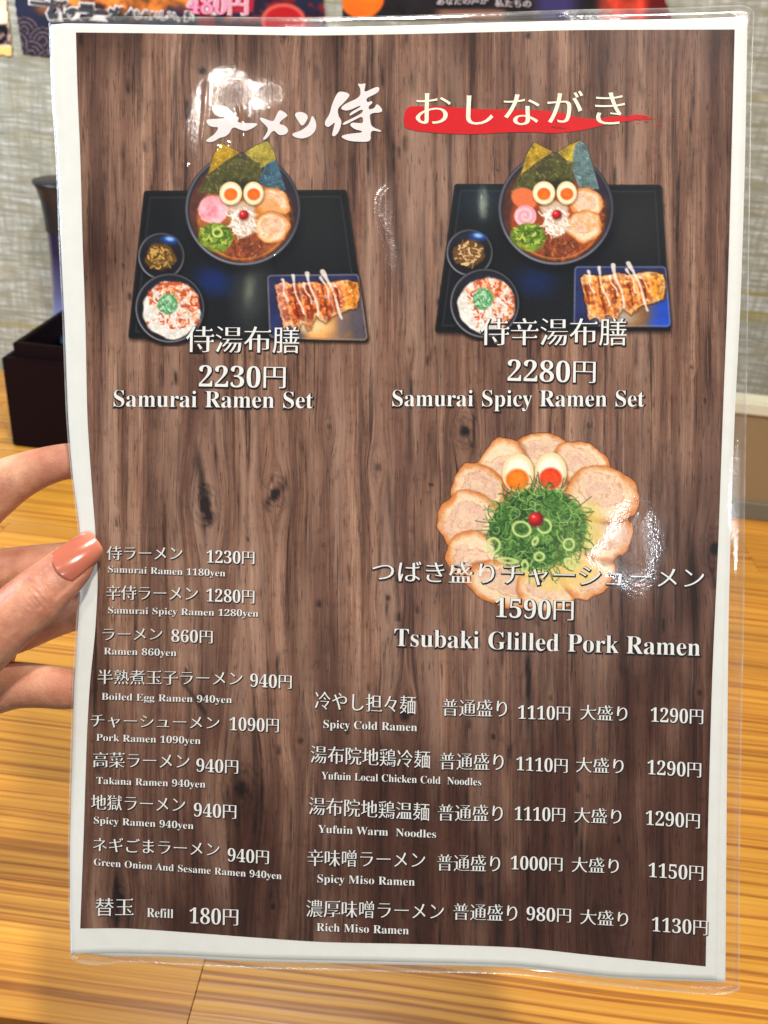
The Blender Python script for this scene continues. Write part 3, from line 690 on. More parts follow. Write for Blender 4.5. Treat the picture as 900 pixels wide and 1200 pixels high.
# ---------------------------------------------------------------- the laminated menu
def crv(pts):
    p = np.array(pts, float)
    def f(t):
        # Catmull-Rom through the measured points, by chord length
        d = np.r_[0, np.cumsum(np.hypot(*np.diff(p, axis=0).T))]; d /= d[-1]
        i = np.clip(np.searchsorted(d, t, 'right') - 1, 0, len(p) - 2); u = ((t - d[i]) / (d[i + 1] - d[i]))[..., None]
        P0 = p[np.maximum(i - 1, 0)]; P1 = p[i]; P2 = p[i + 1]; P3 = p[np.minimum(i + 2, len(p) - 1)]
        lin = P1 * (1 - u) + P2 * u
        cr = .5 * ((2 * P1) + (-P0 + P2) * u + (2 * P0 - 5 * P1 + 4 * P2 - P3) * u * u + (-P0 + 3 * P1 - 3 * P2 + P3) * u ** 3)
        return .35 * lin + .65 * cr
    return f
def coons(T, B, L, R, nx, ny):
    T, B, L, R = map(crv, (T, B, L, R)); s = np.linspace(0, 1, nx); t = np.linspace(0, 1, ny)
    S, TT = np.meshgrid(s, t); a = T(s)[None]; b = B(s)[None]; l = L(t)[:, None]; r = R(t)[:, None]
    s_ = S[..., None]; t_ = TT[..., None]
    c00, c10, c01, c11 = T(np.array([0.]))[0], T(np.array([1.]))[0], B(np.array([0.]))[0], B(np.array([1.]))[0]
    return (1 - t_) * a + t_ * b + (1 - s_) * l + s_ * r - ((1 - s_) * (1 - t_) * c00 + s_ * (1 - t_) * c10 + (1 - s_) * t_ * c01 + s_ * t_ * c11)
PR_L = [(89, 38), (91, 110), (94, 180), (97, 290), (100, 375), (102.5, 490), (107, 560), (111.5, 620), (114.5, 680), (111.5, 740), (105.5, 800), (102, 860), (98, 980), (94, 1088)]
PR_R = [(861, 34.5), (857, 190), (852.5, 350), (847, 490), (842, 630), (834.8, 790), (830, 960), (827, 1132.5)]
PR_T = [(89, 38), (200, 39.2), (360, 41.5), (470, 40), (600, 37), (680, 35.2), (861, 34.5)]
PR_B = [(94, 1088), (150, 1088), (225, 1093), (300, 1098.7), (380, 1104), (500, 1106.5), (610, 1110.5), (700, 1120), (827, 1132.5)]
PA_L = [(58.5, 32), (62, 110), (67, 180), (71.5, 290), (75.5, 375), (80, 490), (85.5, 560), (93.5, 620), (94.5, 680), (91, 740), (87, 800), (85.5, 860), (82, 1000), (83, 1118)]
PA_R = [(874.5, 19.5), (871, 190), (866.5, 350), (859.5, 490), (855, 600), (851.5, 720), (845, 900), (840.5, 1148)]
PA_T = [(58.5, 32), (72, 27.5), (200, 29.5), (350, 32), (480, 29.8), (560, 27), (680, 24), (790, 22.4), (874.5, 19.5)]
PA_B = [(83, 1118), (130, 1116.5), (200, 1118), (300, 1123), (440, 1126), (600, 1130.5), (720, 1143.5), (840.5, 1148)]
PB_R = [(876, 22), (873, 190), (868, 350), (861, 490), (857, 600), (854, 720), (852, 900), (850, 1151)]
PB_L = [(61.5, 36), (65, 110), (70, 180), (74.5, 290), (78.5, 375), (83, 490), (88, 560), (95, 620), (96, 680), (93, 740), (89, 800), (88, 860), (85, 1000), (87, 1116)]
PB_B = [(87, 1116), (130, 1120.5), (200, 1122), (300, 1127), (440, 1130), (600, 1134), (720, 1146.5), (850, 1151)]
PB_T = [(61.5, 36), (72, 29), (200, 31), (350, 33.5), (480, 31.5), (560, 28.5), (680, 25.5), (790, 24), (876, 22)]
FI_L = [(57, 27), (60, 110), (64.8, 180), (69, 290), (73, 375), (77.5, 490), (83.5, 560), (91, 620), (92, 680), (88.5, 740), (84.5, 800), (83, 860), (79.5, 1000), (82, 1124)]
FI_R = [(884, 14), (881, 100), (878.5, 250), (875.5, 440), (873, 600), (872, 720), (869, 860), (867, 1000), (866.5, 1160)]
FI_T = [(57, 27), (66, 21.5), (130, 19), (200, 19.5), (350, 20), (480, 17.5), (560, 15), (680, 11), (790, 9), (870, 6), (884, 14)]
FI_B = [(82, 1124), (96, 1129), (116, 1131), (150, 1127.5), (220, 1131), (300, 1135), (440, 1138.5), (600, 1142), (720, 1156), (840, 1166), (866.5, 1160)]

menu = empty('laminated_menu', menu_pt(470, 1150)); prop(menu, 'laminated ramen menu printed on dark wood pattern, held upright by a hand', 'menu')

t = NT('white_paper'); g = t.n('TexCoord'); n = t.noise((g, 'Object'), 220, 5)
t.bsdf(t.ramp(n, [(.2, (.74, .73, .68)), (.8, (.80, .79, .75))]), .6, t.bump(n, .04, .0003), Specular_IOR_Level=0.); PAPER = t.m
def sheet(name, sides, h, thick, m, nx=90, ny=130):
    P = coons(*sides, nx, ny); X, Y = P[..., 0], P[..., 1]
    Vf = menu_np(X, Y, h).reshape(-1, 3); Vb = menu_np(X, Y, h - thick).reshape(-1, 3); n = len(Vf)
    F = grid_faces(ny, nx); Fb = F[:, ::-1] + n
    top = np.arange(nx); bot = (ny - 1) * nx + np.arange(nx); le = np.arange(ny) * nx; ri = le + nx - 1
    E = []
    for e, fl_ in ((top, 0), (bot, 1), (le, 1), (ri, 0)):
        a, b = e[:-1], e[1:]; q = np.stack([a, b, b + n, a + n], -1); E.append(q if not fl_ else q[:, ::-1])
    me = mesh_np(name, np.r_[Vf, Vb], np.r_[F, Fb] if False else np.r_[F, Fb, np.concatenate(E)])
    return link(name, me, m, menu)
sheet('paper_sheet', (PA_T, PA_B, PA_L, PA_R), 0., .00022, PAPER)
sheet('paper_sheet', (PB_T, PB_B, PB_L, PB_R), -.0004, .00022, PAPER)

# the printed wood pattern: grain by nodes, with warp and knots kept as vertex attributes
KN = [(237, 83, 7, 1.0, 2.5), (333, 42, 7, .6, 1.5), (240, 592, 12, .9, 2.0), (322, 579, 11, 1.0, 1.6), (283, 925, 15, .75, 3.2), (545, 505, 11, .9, 1.2), (552, 522, 5, .5, 1),
      (838, 643, 12, .85, 1.6), (866, 60, 8, .4, 1), (443, 548, 8, .5, 1.5), (140, 1055, 12, .6, 2), (320, 1062, 6, .7, 1), (578, 863, 5, .9, 1), (218, 787, 5, .8, 1), (237, 815, 5, .8, .8),
      (474, 838, 12, .8, 1.4), (725, 1028, 6, .25, 5), (700, 1065, 5, .2, 2), (352, 868, 7, .5, 2), (720, 1090, 5, .3, 3), (584, 199, 3, .9, 1), (810, 430, 4, .7, 1), (826, 470, 4, .6, 1), (645, 818, 5, .5, 1), (820, 812, 5, .7, 1), (690, 500, 5, .5, 2), (505, 568, 4, .8, 1), (291, 632, 3, .8, 1), (480, 410, 5, .4, 2), (455, 700, 6, .45, 2), (385, 500, 6, .35, 2)]
def wood_print(tone):
    t = NT('printed_wood'); uv = t.n('UVMap', uv_map='UVMap'); aw = t.n('Attribute', attribute_name='warp'); ak = t.n('Attribute', attribute_name='knot')
    wx = t.n('CombineXYZ', {0: (aw, 'Fac'), 1: 0., 2: 0.}); v0 = t.n('VectorMath', {0: uv, 1: wx}, operation='ADD')
    lo = t.noise(t.scale(v0, (1.3, .13, 1)), 1.0, 3); dx = t.n('CombineXYZ', {0: t.math('MULTIPLY', t.math('SUBTRACT', lo, .5), .09), 1: 0., 2: 0.})
    v = t.n('VectorMath', {0: v0, 1: dx}, operation='ADD')
    broad = t.noise(t.scale(v, (2.0, .10, 1)), 1., 3, .55)
    mid = t.noise(t.scale(v, (6.5, .22, 1)), 1., 5, .65)
    fine = t.noise(t.scale(v, (26, .55, 1)), 1., 5, .65)
    hair = t.noise(t.scale(v, (80, 2.2, 1)), 1., 3, .6)
    crack = t.noise(t.scale(v, (10, .33, 1)), 1., 6, .72)
    mott = t.noise(uv, 1.6, 5, .6); mott2 = t.noise(uv, 7., 5, .65)
    f = t.math('ADD', t.math('MULTIPLY', mid, .50), t.math('MULTIPLY', fine, .30)); f = t.math('ADD', f, t.math('MULTIPLY', hair, .20))
    c = t.ramp(f, [(.36, srgb(64, 41, 33)), (.45, srgb(116, 80, 63)), (.53, srgb(148, 108, 87)), (.62, srgb(188, 150, 124))])
    c = t.mix(t.math('MULTIPLY', t.ramp(broad, [(.42, (1, 1, 1)), (.56, (0, 0, 0))]), .42), c, srgb(92, 62, 56))
    c = t.mix(t.math('MULTIPLY', t.ramp(mott, [(.35, (0, 0, 0)), (.65, (1, 1, 1))]), .28), c, srgb(146, 106, 88))
    c = t.mix(t.math('MULTIPLY', t.ramp(mott2, [(.52, (0, 0, 0)), (.72, (1, 1, 1))]), .42), c, srgb(72, 46, 40))
    ck = t.math('MULTIPLY', t.ramp(crack, [(.55, (0, 0, 0)), (.63, (1, 1, 1))]), .9)
    c = t.mix(ck, c, srgb(58, 38, 34))
    band = t.noise(t.scale(v, (4.2, .22, 1)), 1., 3, .5)
    c = t.mix(t.math('MULTIPLY', t.ramp(band, [(.48, (0, 0, 0)), (.66, (1, 1, 1))]), .5), c, srgb(176, 142, 122))
    c = t.mix(t.math('MULTIPLY', t.ramp(band, [(.36, (1, 1, 1)), (.48, (0, 0, 0))]), .45), c, srgb(84, 60, 52))
    pore = t.noise(t.scale(v, (46, 3.5, 1)), 1., 3, .6)
    c = t.mix(t.math('MULTIPLY', t.ramp(pore, [(.58, (0, 0, 0)), (.68, (1, 1, 1))]), .75), c, srgb(62, 40, 34))
    br = t.noise(t.scale(v, (22, .7, 1)), 1., 4, .6)
    c = t.mix(t.math('MULTIPLY', t.ramp(br, [(.60, (0, 0, 0)), (.70, (1, 1, 1))]), .35), c, srgb(184, 152, 132))
    # the short dark flecks
    fk = t.noise(t.scale(uv, (16, 5, 1)), 1., 3, .6); c = t.mix(t.math('MULTIPLY', t.ramp(fk, [(.70, (0, 0, 0)), (.76, (1, 1, 1))]), .7), c, srgb(52, 34, 32))
    c = t.mix(t.math('MULTIPLY', (ak, 'Fac')[0] if False else ak, 1.) if False else t.math('MULTIPLY', (ak, 'Fac'), 1., clamp=True), c, srgb(40, 28, 28))
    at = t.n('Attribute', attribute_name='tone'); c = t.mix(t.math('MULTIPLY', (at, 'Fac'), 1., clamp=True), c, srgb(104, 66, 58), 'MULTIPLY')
    t.bsdf(c, .6, Specular_IOR_Level=0.); return t.m
def make_print():
    nx, ny = 250, 350
    P = coons(PR_T, PR_B, PR_L, PR_R, nx, ny); X, Y = P[..., 0], P[..., 1]
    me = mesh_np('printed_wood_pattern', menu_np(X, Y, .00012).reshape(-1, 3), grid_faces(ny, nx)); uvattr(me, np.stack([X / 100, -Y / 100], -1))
    warp = np.zeros_like(X); kn = np.zeros_like(X)
    for kx, ky, r, dark, sp in KN:
        dx, dy = X - kx, Y - ky; e = np.exp(-(dy / (r * 2.2 * sp)) ** 2 - (dx / (r * 1.5 * sp)) ** 2)
        warp += -np.sign(dx) * (1 - np.exp(-np.abs(dx) / 3.)) * e * r * .010
        rr = np.hypot(dx / (r * .62), dy / (r * .8)) + .5 * (fbm(X, Y, 4, 3, int(kx)) - .5)
        kn += dark * (sst(1.15, .45, rr) + .35 * sst(1.0, 0, np.abs(rr - 1.7) / .25) * (r > 7) + .25 * sst(1.0, 0, np.abs(rr - 2.5) / .25) * (r > 9))
    for x0, y0, x1, y1, wd, d in [(456, 150, 470, 335, 7, .5), (478, 440, 482, 540, 7, .3), (163, 40, 165, 130, 8, .35), (620, 100, 622, 230, 5, .3), (620, 780, 632, 1100, 9, .3), (455, 560, 470, 760, 5, .35), (300, 420, 305, 560, 4, .35), (215, 800, 240, 835, 4, .6),
                                  (832, 200, 838, 330, 6, .25), (240, 590, 247, 605, 5, .5), (233, 545, 242, 602, 10, .7), (312, 590, 334, 568, 6, .5), (690, 1010, 700, 1110, 12, .25), (140, 1040, 150, 1080, 10, .4), (268, 930, 272, 1100, 4, .45)]:
        tt = np.clip(((X - x0) * (x1 - x0) + (Y - y0) * (y1 - y0)) / ((x1 - x0) ** 2 + (y1 - y0) ** 2), 0, 1); d_ = np.hypot(X - x0 - tt * (x1 - x0), (Y - y0 - tt * (y1 - y0)) * .3)
        kn += d * sst(1, 0, d_ / wd + .8 * (fbm(X * 2, Y * .3, 8, 3, int(x0)) - .5))
    rs = random.Random(31)
    for k in range(330):
        x0 = rs.uniform(88, 862); y0 = rs.uniform(30, 1130); L_ = rs.choice((8, 14, 25, 40, 70, 120)) * rs.uniform(.6, 1.4); w0 = rs.uniform(1.0, 2.6) if L_ > 20 else rs.uniform(1.4, 3.4); d = rs.uniform(.25, .75) * (1 if L_ < 60 else .7); sl_ = rs.gauss(0, .02)
        i = int((x0 - 88) / 775 * nx); j0 = max(0, int((y0 - L_ - 36) / 1100 * ny) - 3); j1 = min(ny, int((y0 + L_ - 36) / 1100 * ny) + 4); i0 = max(0, i - 8); i1 = min(nx, i + 9)
        if j1 <= j0 or i1 <= i0: continue
        xx, yy = X[j0:j1, i0:i1], Y[j0:j1, i0:i1]
        e = np.abs(xx - x0 - sl_ * (yy - y0) - 3 * (fbm(yy, yy * 0, 30, 2, k) - .5)) / w0; v_ = np.abs(yy - y0) / L_
        kn[j0:j1, i0:i1] += d * np.exp(-e * e) * sst(1, .3, v_) * (.4 + 1.0 * fbm(xx * 2, yy * .5, 6, 2, k))
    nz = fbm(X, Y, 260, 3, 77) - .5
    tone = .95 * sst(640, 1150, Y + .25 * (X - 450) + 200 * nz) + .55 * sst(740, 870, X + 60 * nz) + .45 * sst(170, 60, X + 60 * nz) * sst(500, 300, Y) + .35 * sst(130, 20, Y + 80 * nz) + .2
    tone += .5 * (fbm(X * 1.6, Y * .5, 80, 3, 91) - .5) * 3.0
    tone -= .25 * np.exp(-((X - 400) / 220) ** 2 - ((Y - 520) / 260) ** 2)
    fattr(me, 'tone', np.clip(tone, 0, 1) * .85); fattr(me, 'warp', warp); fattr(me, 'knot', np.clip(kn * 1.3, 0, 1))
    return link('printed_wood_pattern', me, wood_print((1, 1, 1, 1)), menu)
make_print()

PHOTO = print_mat('photo_print', .5, True, spec=0.)
def photo(name, c, h, label):
    keep = c.a > .004
    V = menu_np(c.X, c.Y, h).reshape(-1, 3); F = grid_faces(c.ny, c.nx, keep)
    V, F, rgb, al = drop_loose(V, F, c.rgb.reshape(-1, 3), c.a.reshape(-1))
    me = mesh_np(name, V, F); cattr(me, 'ink', rgb, al); return prop(link(name, me, PHOTO, menu), label)
photo('food_photo', paint_tray(False), .00020, 'photo of a ramen set on a black tray, pale fish cake in the bowl')
photo('food_photo', paint_tray(True), .00020, 'photo of a spicy ramen set on a black tray, pink swirl in the bowl')
photo('food_photo', paint_flower(), .00020, 'photo of pork slices laid like a flower round green onion')

# ---- lettering
WHITE = simple_mat('white_ink', (.80, .79, .76, 1), .5, 900, .06, Specular_IOR_Level=0.)
BLACK = simple_mat('dark_ink', srgb(30, 20, 18), .6, 900, .1, Specular_IOR_Level=0.)
CREAM = simple_mat('cream_ink', srgb(240, 232, 208), .5, 900, .06, Specular_IOR_Level=0.)
RED = simple_mat('red_ink', srgb(206, 22, 30), .5, 300, .12, Specular_IOR_Level=0.)
BD_ = lambda s: ''.join(chr(0x1D400 + ord(c) - 65) if 'A' <= c <= 'Z' else chr(0x1D41A + ord(c) - 97) if 'a' <= c <= 'z' else chr(0x1D7CE + int(c)) if c in '0123456789' else c for c in s)
_g = {}
def _outline(body):
    cu = bpy.data.curves.new('glyph', 'FONT'); cu.body = body; cu.size = 1; cu.resolution_u = 3
    o = bpy.data.objects.new('glyph', cu); COL.objects.link(o)
    dg = bpy.context.evaluated_depsgraph_get(); c2 = o.evaluated_get(dg).to_curve(dg)
    res = []
    for s in c2.splines:
        if s.type == 'BEZIER':
            P = []; B = s.bezier_points; n = len(B)
            for i in range(n):
                a, b = B[i], B[(i + 1) % n]; p0, p1, p2, p3 = a.co.xy, a.handle_right.xy, b.handle_left.xy, b.co.xy
                d = (p3 - p0)
                L = d.length
                flat = L < 1e-6 or (abs((p1 - p0).cross(d)) / L < .002 and abs((p2 - p0).cross(d)) / L < .002)
                P.append(tuple(p0))
                if not flat:
                    k = 4
                    for j in range(1, k):
                        t = j / k; q = p0 * (1 - t) ** 3 + p1 * 3 * t * (1 - t) ** 2 + p2 * 3 * t * t * (1 - t) + p3 * t ** 3; P.append(tuple(q))
            P = np.array(P)
        else: P = np.array([p.co[:2] for p in s.points])
        if len(P) > 2:
            keep = np.hypot(*(P - np.roll(P, 1, 0)).T) > 1e-4; P = P[keep]
            if len(P) > 2: res.append(P)
    o.evaluated_get(dg).to_curve_clear(); bpy.data.objects.remove(o); return res
def _offset(P, fn):
    """move every edge of a closed outline along its outward normal by fn(nx, ny) and mitre the corners"""
    e = np.roll(P, -1, 0) - P; L = np.hypot(e[:, 0], e[:, 1]); e = e / L[:, None]
    N = np.stack([e[:, 1], -e[:, 0]], -1); d = fn(N[:, 0], N[:, 1])
    N0 = np.roll(N, 1, 0); d0 = np.roll(d, 1)
    det = N0[:, 0] * N[:, 1] - N0[:, 1] * N[:, 0]
    avg = (N0 * d0[:, None] + N * d[:, None]) / 2
    ok = np.abs(det) > .3; det_ = np.where(ok, det, 1)
    px = (d0 * N[:, 1] - d * N0[:, 1]) / det_; py = (N0[:, 0] * d - N[:, 0] * d0) / det_
    m = np.stack([px, py], -1); m = np.where(ok[:, None], m, avg)
    l = np.hypot(m[:, 0], m[:, 1]); lim = .045; m = m * np.minimum(1, lim / np.maximum(l, 1e-9))[:, None]
    return P + m
def area(P): x, y = P[:, 0], P[:, 1]; return .5 * np.sum(x * np.roll(y, -1) - y * np.roll(x, -1))
def _mincho(cs, thin=.017, fat=.006, serif=True):
    if not cs: return cs
    big = max(cs, key=lambda p: abs(area(p)))
    if area(big) < 0: cs = [p[::-1] for p in cs]
    out = []
    for P in cs:
        Q = _offset(P, lambda nx, ny: fat * nx * nx - thin * ny * ny)
        if serif:
            e = np.roll(Q, -1, 0) - Q; L = np.hypot(e[:, 0], e[:, 1]) + 1e-9; u = e / L[:, None]; n = len(Q); R = []
            for i in range(n):
                # edge i: right hand end of a level stroke (goes straight up), its neighbours level
                pu, nu = u[i - 1], u[(i + 1) % n]
                if u[i][1] > .93 and L[i] < .07 and pu[0] > .95 and nu[0] < -.95 and L[i - 1] > .10 and L[(i + 1) % n] > .10:
                    x, y = Q[i]; x2, y2 = Q[(i + 1) % n]
                    R += [(x, y), (x2 + .022, y2 + .004), (x2 - .030, y2 + .062), (x2 - .085, y2 + .002)]
                    Q = Q.copy(); Q[(i + 1) % n] = (x2 - .09, y2)
                else: R.append(tuple(Q[i]))
            Q = np.array(R)
        out.append(Q)
    return out
def glyph(ch, style):
    k = (ch, style)
    if k in _g: return _g[k]
    latin = ord(ch) < 0x3000
    b = BD_(ch); cs = [] if ch in ' \u3000' else _outline(b)
    if ch == '\u3000': adv = 1.
    elif ch == ' ': adv = .30
    elif latin:
        w1 = max(p[:, 0].max() for p in _outline(b + '\U0001D408')); w0 = max(p[:, 0].max() for p in _outline('\U0001D408')); adv = w1 - w0
    else: adv = 1.
    if not latin and style != 'plain' and ch in '膳獄濃鶏麺噌熟煮替': cs = _mincho(cs, .011, .003, False)
    elif not latin and 0x3040 <= ord(ch) <= 0x309f and style == 'm': cs = _mincho(cs, .012, .009, False)
    elif not latin and style != 'plain': cs = _mincho(cs, *(dict(m=(.020, .011), k=(.012, .013))[style]), serif=not (0x3040 <= ord(ch) <= 0x309f) and ch not in '膳獄濃鶏麺噌熟煮替院盛湯普味')
    elif latin and cs:
        if area(max(cs, key=lambda p: abs(area(p)))) < 0: cs = [p[::-1] for p in cs]
        cs = [_offset(p, lambda nx, ny: -.004 * nx * nx - .009 * ny * ny) for p in cs]
    elif latin and style == 'thinlat': cs = [_offset(p, lambda nx, ny: -.012 + 0 * nx) for p in (cs if not cs or area(max(cs, key=lambda p: abs(area(p)))) > 0 else [p[::-1] for p in cs])]
    _g[k] = (cs, adv); return _g[k]
def run(s, style='m', dig=1.16):
    out = []; x = 0.
    jp = any(ord(c) >= 0x3000 for c in s)
    for ch in s:
        cs, adv = glyph(ch, style)
        if ord(ch) < 0x3000 and jp:
            out += [np.stack([p[:, 0] * dig * .94 + x, p[:, 1] * dig - .06], -1) for p in cs]; x += adv * dig * .94
        else: out += [p + (x, 0) for p in cs]; x += adv
    return out
def fill(name, polys, h, m, parent, mapf):
    """fill closed outlines (picture coordinates) and lay the faces on the menu"""
    cu = bpy.data.curves.new(name, 'CURVE'); cu.dimensions = '2D'; cu.fill_mode = 'FRONT'
    for P in polys:
        s = cu.splines.new('POLY'); s.points.add(len(P) - 1)
        co = np.zeros((len(P), 4)); co[:, :2] = P; co[:, 1] *= -1; co[:, 3] = 1; s.points.foreach_set('co', co.ravel()); s.use_cyclic_u = True
    o = bpy.data.objects.new(name, cu); COL.objects.link(o); dg = bpy.context.evaluated_depsgraph_get()
    me = bpy.data.meshes.new_from_object(o.evaluated_get(dg)); bpy.data.objects.remove(o)
    import bmesh
    bm = bmesh.new(); bm.from_mesh(me); bmesh.ops.triangulate(bm, faces=bm.faces[:])
    for _ in range(5):
        le = [e for e in bm.edges if e.calc_length() > 13]
        if not le: break
        bmesh.ops.subdivide_edges(bm, edges=le, cuts=1); bmesh.ops.triangulate(bm, faces=bm.faces[:])
    bm.to_mesh(me); bm.free()
    n = len(me.vertices); V = np.empty(n * 3); me.vertices.foreach_get('co', V); V = V.reshape(-1, 3)
    W = mapf(V[:, 0], -V[:, 1], h); me.vertices.foreach_set('co', np.asarray(W, np.float32).ravel()); me.update(); me.name = name
    return link(name, me, m, parent)
def place(segs, ink=.45, style='m'):
    """segs: (text, x left, y left, x right, y right, height): ink box bottom line and height in picture pixels"""
    polys = []
    for s, xl, yl, xr, yr, hh in segs:
        cs = run(s, style); A = np.concatenate(cs); x0, x1 = A[:, 0].min(), A[:, 0].max()
        jp = any(ord(c) >= 0x3000 for c in s)
        base = -.075 if jp else 0.; ref = .90 if jp else .676
        for p in cs:
            u = (p[:, 0] - x0) / (x1 - x0); v = (p[:, 1] - base) / ref * hh
            polys.append(np.stack([xl + u * (xr - xl) + v * .015, yl + u * (yr - yl) - v], -1))
    return polys
def orient(polys):
    return polys
def dilate(polys, d):
    # outlines keep their winding from the font: outer and inner have opposite sign
    if not polys: return polys
    out = []
    for P in polys:
        if len(P) < 3: continue
        e = np.roll(P, -1, 0) - P; L = np.hypot(e[:, 0], e[:, 1]); P = P[L > 1e-3]
        if len(P) < 3: continue
        e = np.roll(P, -1, 0) - P; L = np.hypot(e[:, 0], e[:, 1]); e = e / L[:, None]
        N = np.stack([e[:, 1], -e[:, 0]], -1); N0 = np.roll(N, 1, 0); B = N + N0; l = np.hypot(B[:, 0], B[:, 1]) + 1e-6
        B = B / l[:, None]; c = np.clip((B * N).sum(1), .5, 1); out.append(P - B * (d / c)[:, None])
    return out
def lettering(segs, label, edge=.9, sh=(.7, .8), m=None, style='m', parent=None, name='lettering'):
    polys = place(segs, style=style)
    o = fill(name, polys, .00040, m or WHITE, menu, menu_np)
    prop(o, label)
    dk = [p + np.array(sh) for p in dilate(polys, edge)]
    fill('letter_shadow', dk, .00034, BLACK, o, menu_np)
    return o
small = dict(edge=.25, sh=(.9, .9)); tiny = dict(edge=.12, sh=(.7, .7))
L = lettering
L([('侍湯布膳', 218, 413, 350.5, 414, 31)], 'name of the ramen set in Japanese', 1.1, (.6, .8))
L([('2230円', 233, 453.5, 334.5, 455.5, 27.5)], 'price 2230 yen', 1.1, (.6, .8))
L([('Samurai Ramen Set', 133, 476.4, 366.5, 478.5, 19.2)], 'Samurai Ramen Set', 1.2, (.6, .9))
L([('侍辛湯布膳', 563, 405, 734, 405, 32)], 'name of the spicy set in Japanese', 1.1, (.6, .8))
L([('2280円', 594.7, 446.8, 697.8, 449.3, 27.5)], 'price 2280 yen', 1.1, (.6, .8))
L([('Samurai Spicy Ramen Set', 459.7, 476, 755, 476.5, 19)], 'Samurai Spicy Ramen Set', 1.2, (.6, .9))
L([('つばき盛りチャーシューメン', 436, 681.5, 825, 690, 25)], 'name of the grilled pork ramen in Japanese', 1.1, (.6, .8))
L([('1590円', 580, 723.5, 672, 727.5, 25)], 'price 1590 yen', 1.1, (.6, .8))
L([('Tsubaki Glilled Pork Ramen', 462, 757, 820.4, 768.6, 20.5)], 'Tsubaki Glilled Pork Ramen', 1.2, (.6, .9))
for jp, price, en in [
    (('侍ラーメン', 125, 656.5, 213.5, 656.5, 16.5), ('1230円', 242, 659.5, 298, 661.5, 16), ('Samurai Ramen 1180yen', 126.7, 670.7, 264, 675.5, 7.6)),
    (('辛侍ラーメン', 124, 703, 231.7, 704, 17), ('1280円', 241.7, 705, 298, 707.5, 16.5), ('Samurai Spicy Ramen 1280yen', 126.7, 718.7, 302.7, 722.7, 7.6)),
    (('ラーメン', 120, 751, 190, 750.5, 15.5), ('860円', 200.7, 752.3, 249, 754.3, 16), ('Ramen 860yen', 121.7, 766.7, 206.7, 768.9, 7.8)),
    (('半熟煮玉子ラーメン', 114, 801.7, 284, 803.5, 17), ('940円', 293, 805, 341.7, 807.5, 17), ('Boiled Egg Ramen 940yen', 119, 820, 271.7, 824, 8)),
    (('チャーシューメン', 106, 852, 257, 855, 16), ('1090円', 269, 856, 326.7, 858.5, 17), ('Pork Ramen 1090yen', 112.7, 868, 235, 872, 8)),
    (('高菜ラーメン', 109, 899.3, 221.7, 901, 18), ('940円', 230, 904.5, 279, 907, 17), ('Takana Ramen 940yen', 113, 918.5, 240.7, 923, 8)),
    (('地獄ラーメン', 106.7, 949, 216.7, 952, 18), ('940円', 227, 957, 276.7, 960, 17.5), ('Spicy Ramen 940yen', 110, 965, 226.7, 971.7, 8)),
    (('ネギごまラーメン', 109, 998, 257, 1004, 17), ('940円', 266.7, 1009.5, 315, 1013, 17), ('Green Onion And Sesame Ramen 940yen', 110, 1014, 330, 1030.5, 8))]:
    L([jp, price], 'one dish and price: ' + en[0], **small); L([en], en[0], **tiny)
L([('替玉', 112, 1073.5, 156.7, 1073.5, 21), ('180円', 222, 1082.3, 279, 1085, 20.5)], 'noodle refill and its price', **small)
L([('Refill', 172, 1074.5, 203, 1076, 10.5)], 'Refill', **tiny)
for dish, a, b, c_, d, en in [
    (('冷やし担々麺', 369, 831, 487, 837, 21), (518, 839, 594, 840.5, 20), ('1110円', 607, 842.6, 668, 844.5, 17.5), (680, 843.6, 735, 845.5, 18), ('1290円', 762.5, 846, 824, 849, 18.5), ('Spicy Cold Ramen', 379, 853, 488.7, 857, 9.3)),
    (('湯布院地鶏冷麺', 364, 894, 504, 900.5, 20.5), (515, 902, 590, 903, 20), ('1110円', 605, 902.8, 665, 906, 17.5), (675, 905, 730.6, 907, 18), ('1290円', 758.6, 907.6, 821.6, 911.5, 18.5), ('Yufuin Local Chicken Cold  Noodles', 376.7, 913, 564, 920.7, 8.6)),
    (('湯布院地鶏温麺', 362, 954.5, 503, 962, 20.5), (513, 962, 589, 963, 19.5), ('1110円', 603, 961.3, 662, 963.3, 17.5), (673, 964, 728, 966, 18), ('1290円', 756.6, 966.8, 820, 971.3, 18.5), ('Yufuin Warm  Noodles', 372.7, 975.7, 511, 982, 9)),
    (('辛味噌ラーメン', 360, 1015, 498, 1017.5, 19.5), (512, 1020.5, 586, 1022, 19.5), ('1000円', 598.5, 1019, 659, 1021.5, 17.5), (670, 1022, 725, 1024, 18), ('1150円', 760, 1028, 824, 1032.5, 18.5), ('Spicy Miso Ramen', 372, 1034, 486, 1038, 9.3)),
    (('濃厚味噌ラーメン', 359, 1074.5, 520, 1078, 20), (531, 1078, 606, 1080, 19.5), ('980円', 617, 1078.7, 669, 1081.5, 17.5), (680, 1083, 736, 1086.5, 18), ('1130円', 764, 1091.6, 829, 1096.5, 18.5), ('Rich Miso Ramen', 371, 1091, 479, 1095, 9.3))]:
    L([dish, ('普通盛り',) + a, b, ('大盛り',) + c_, d], 'one dish in two sizes with prices: ' + en[0], **small); L([en], en[0], **tiny)

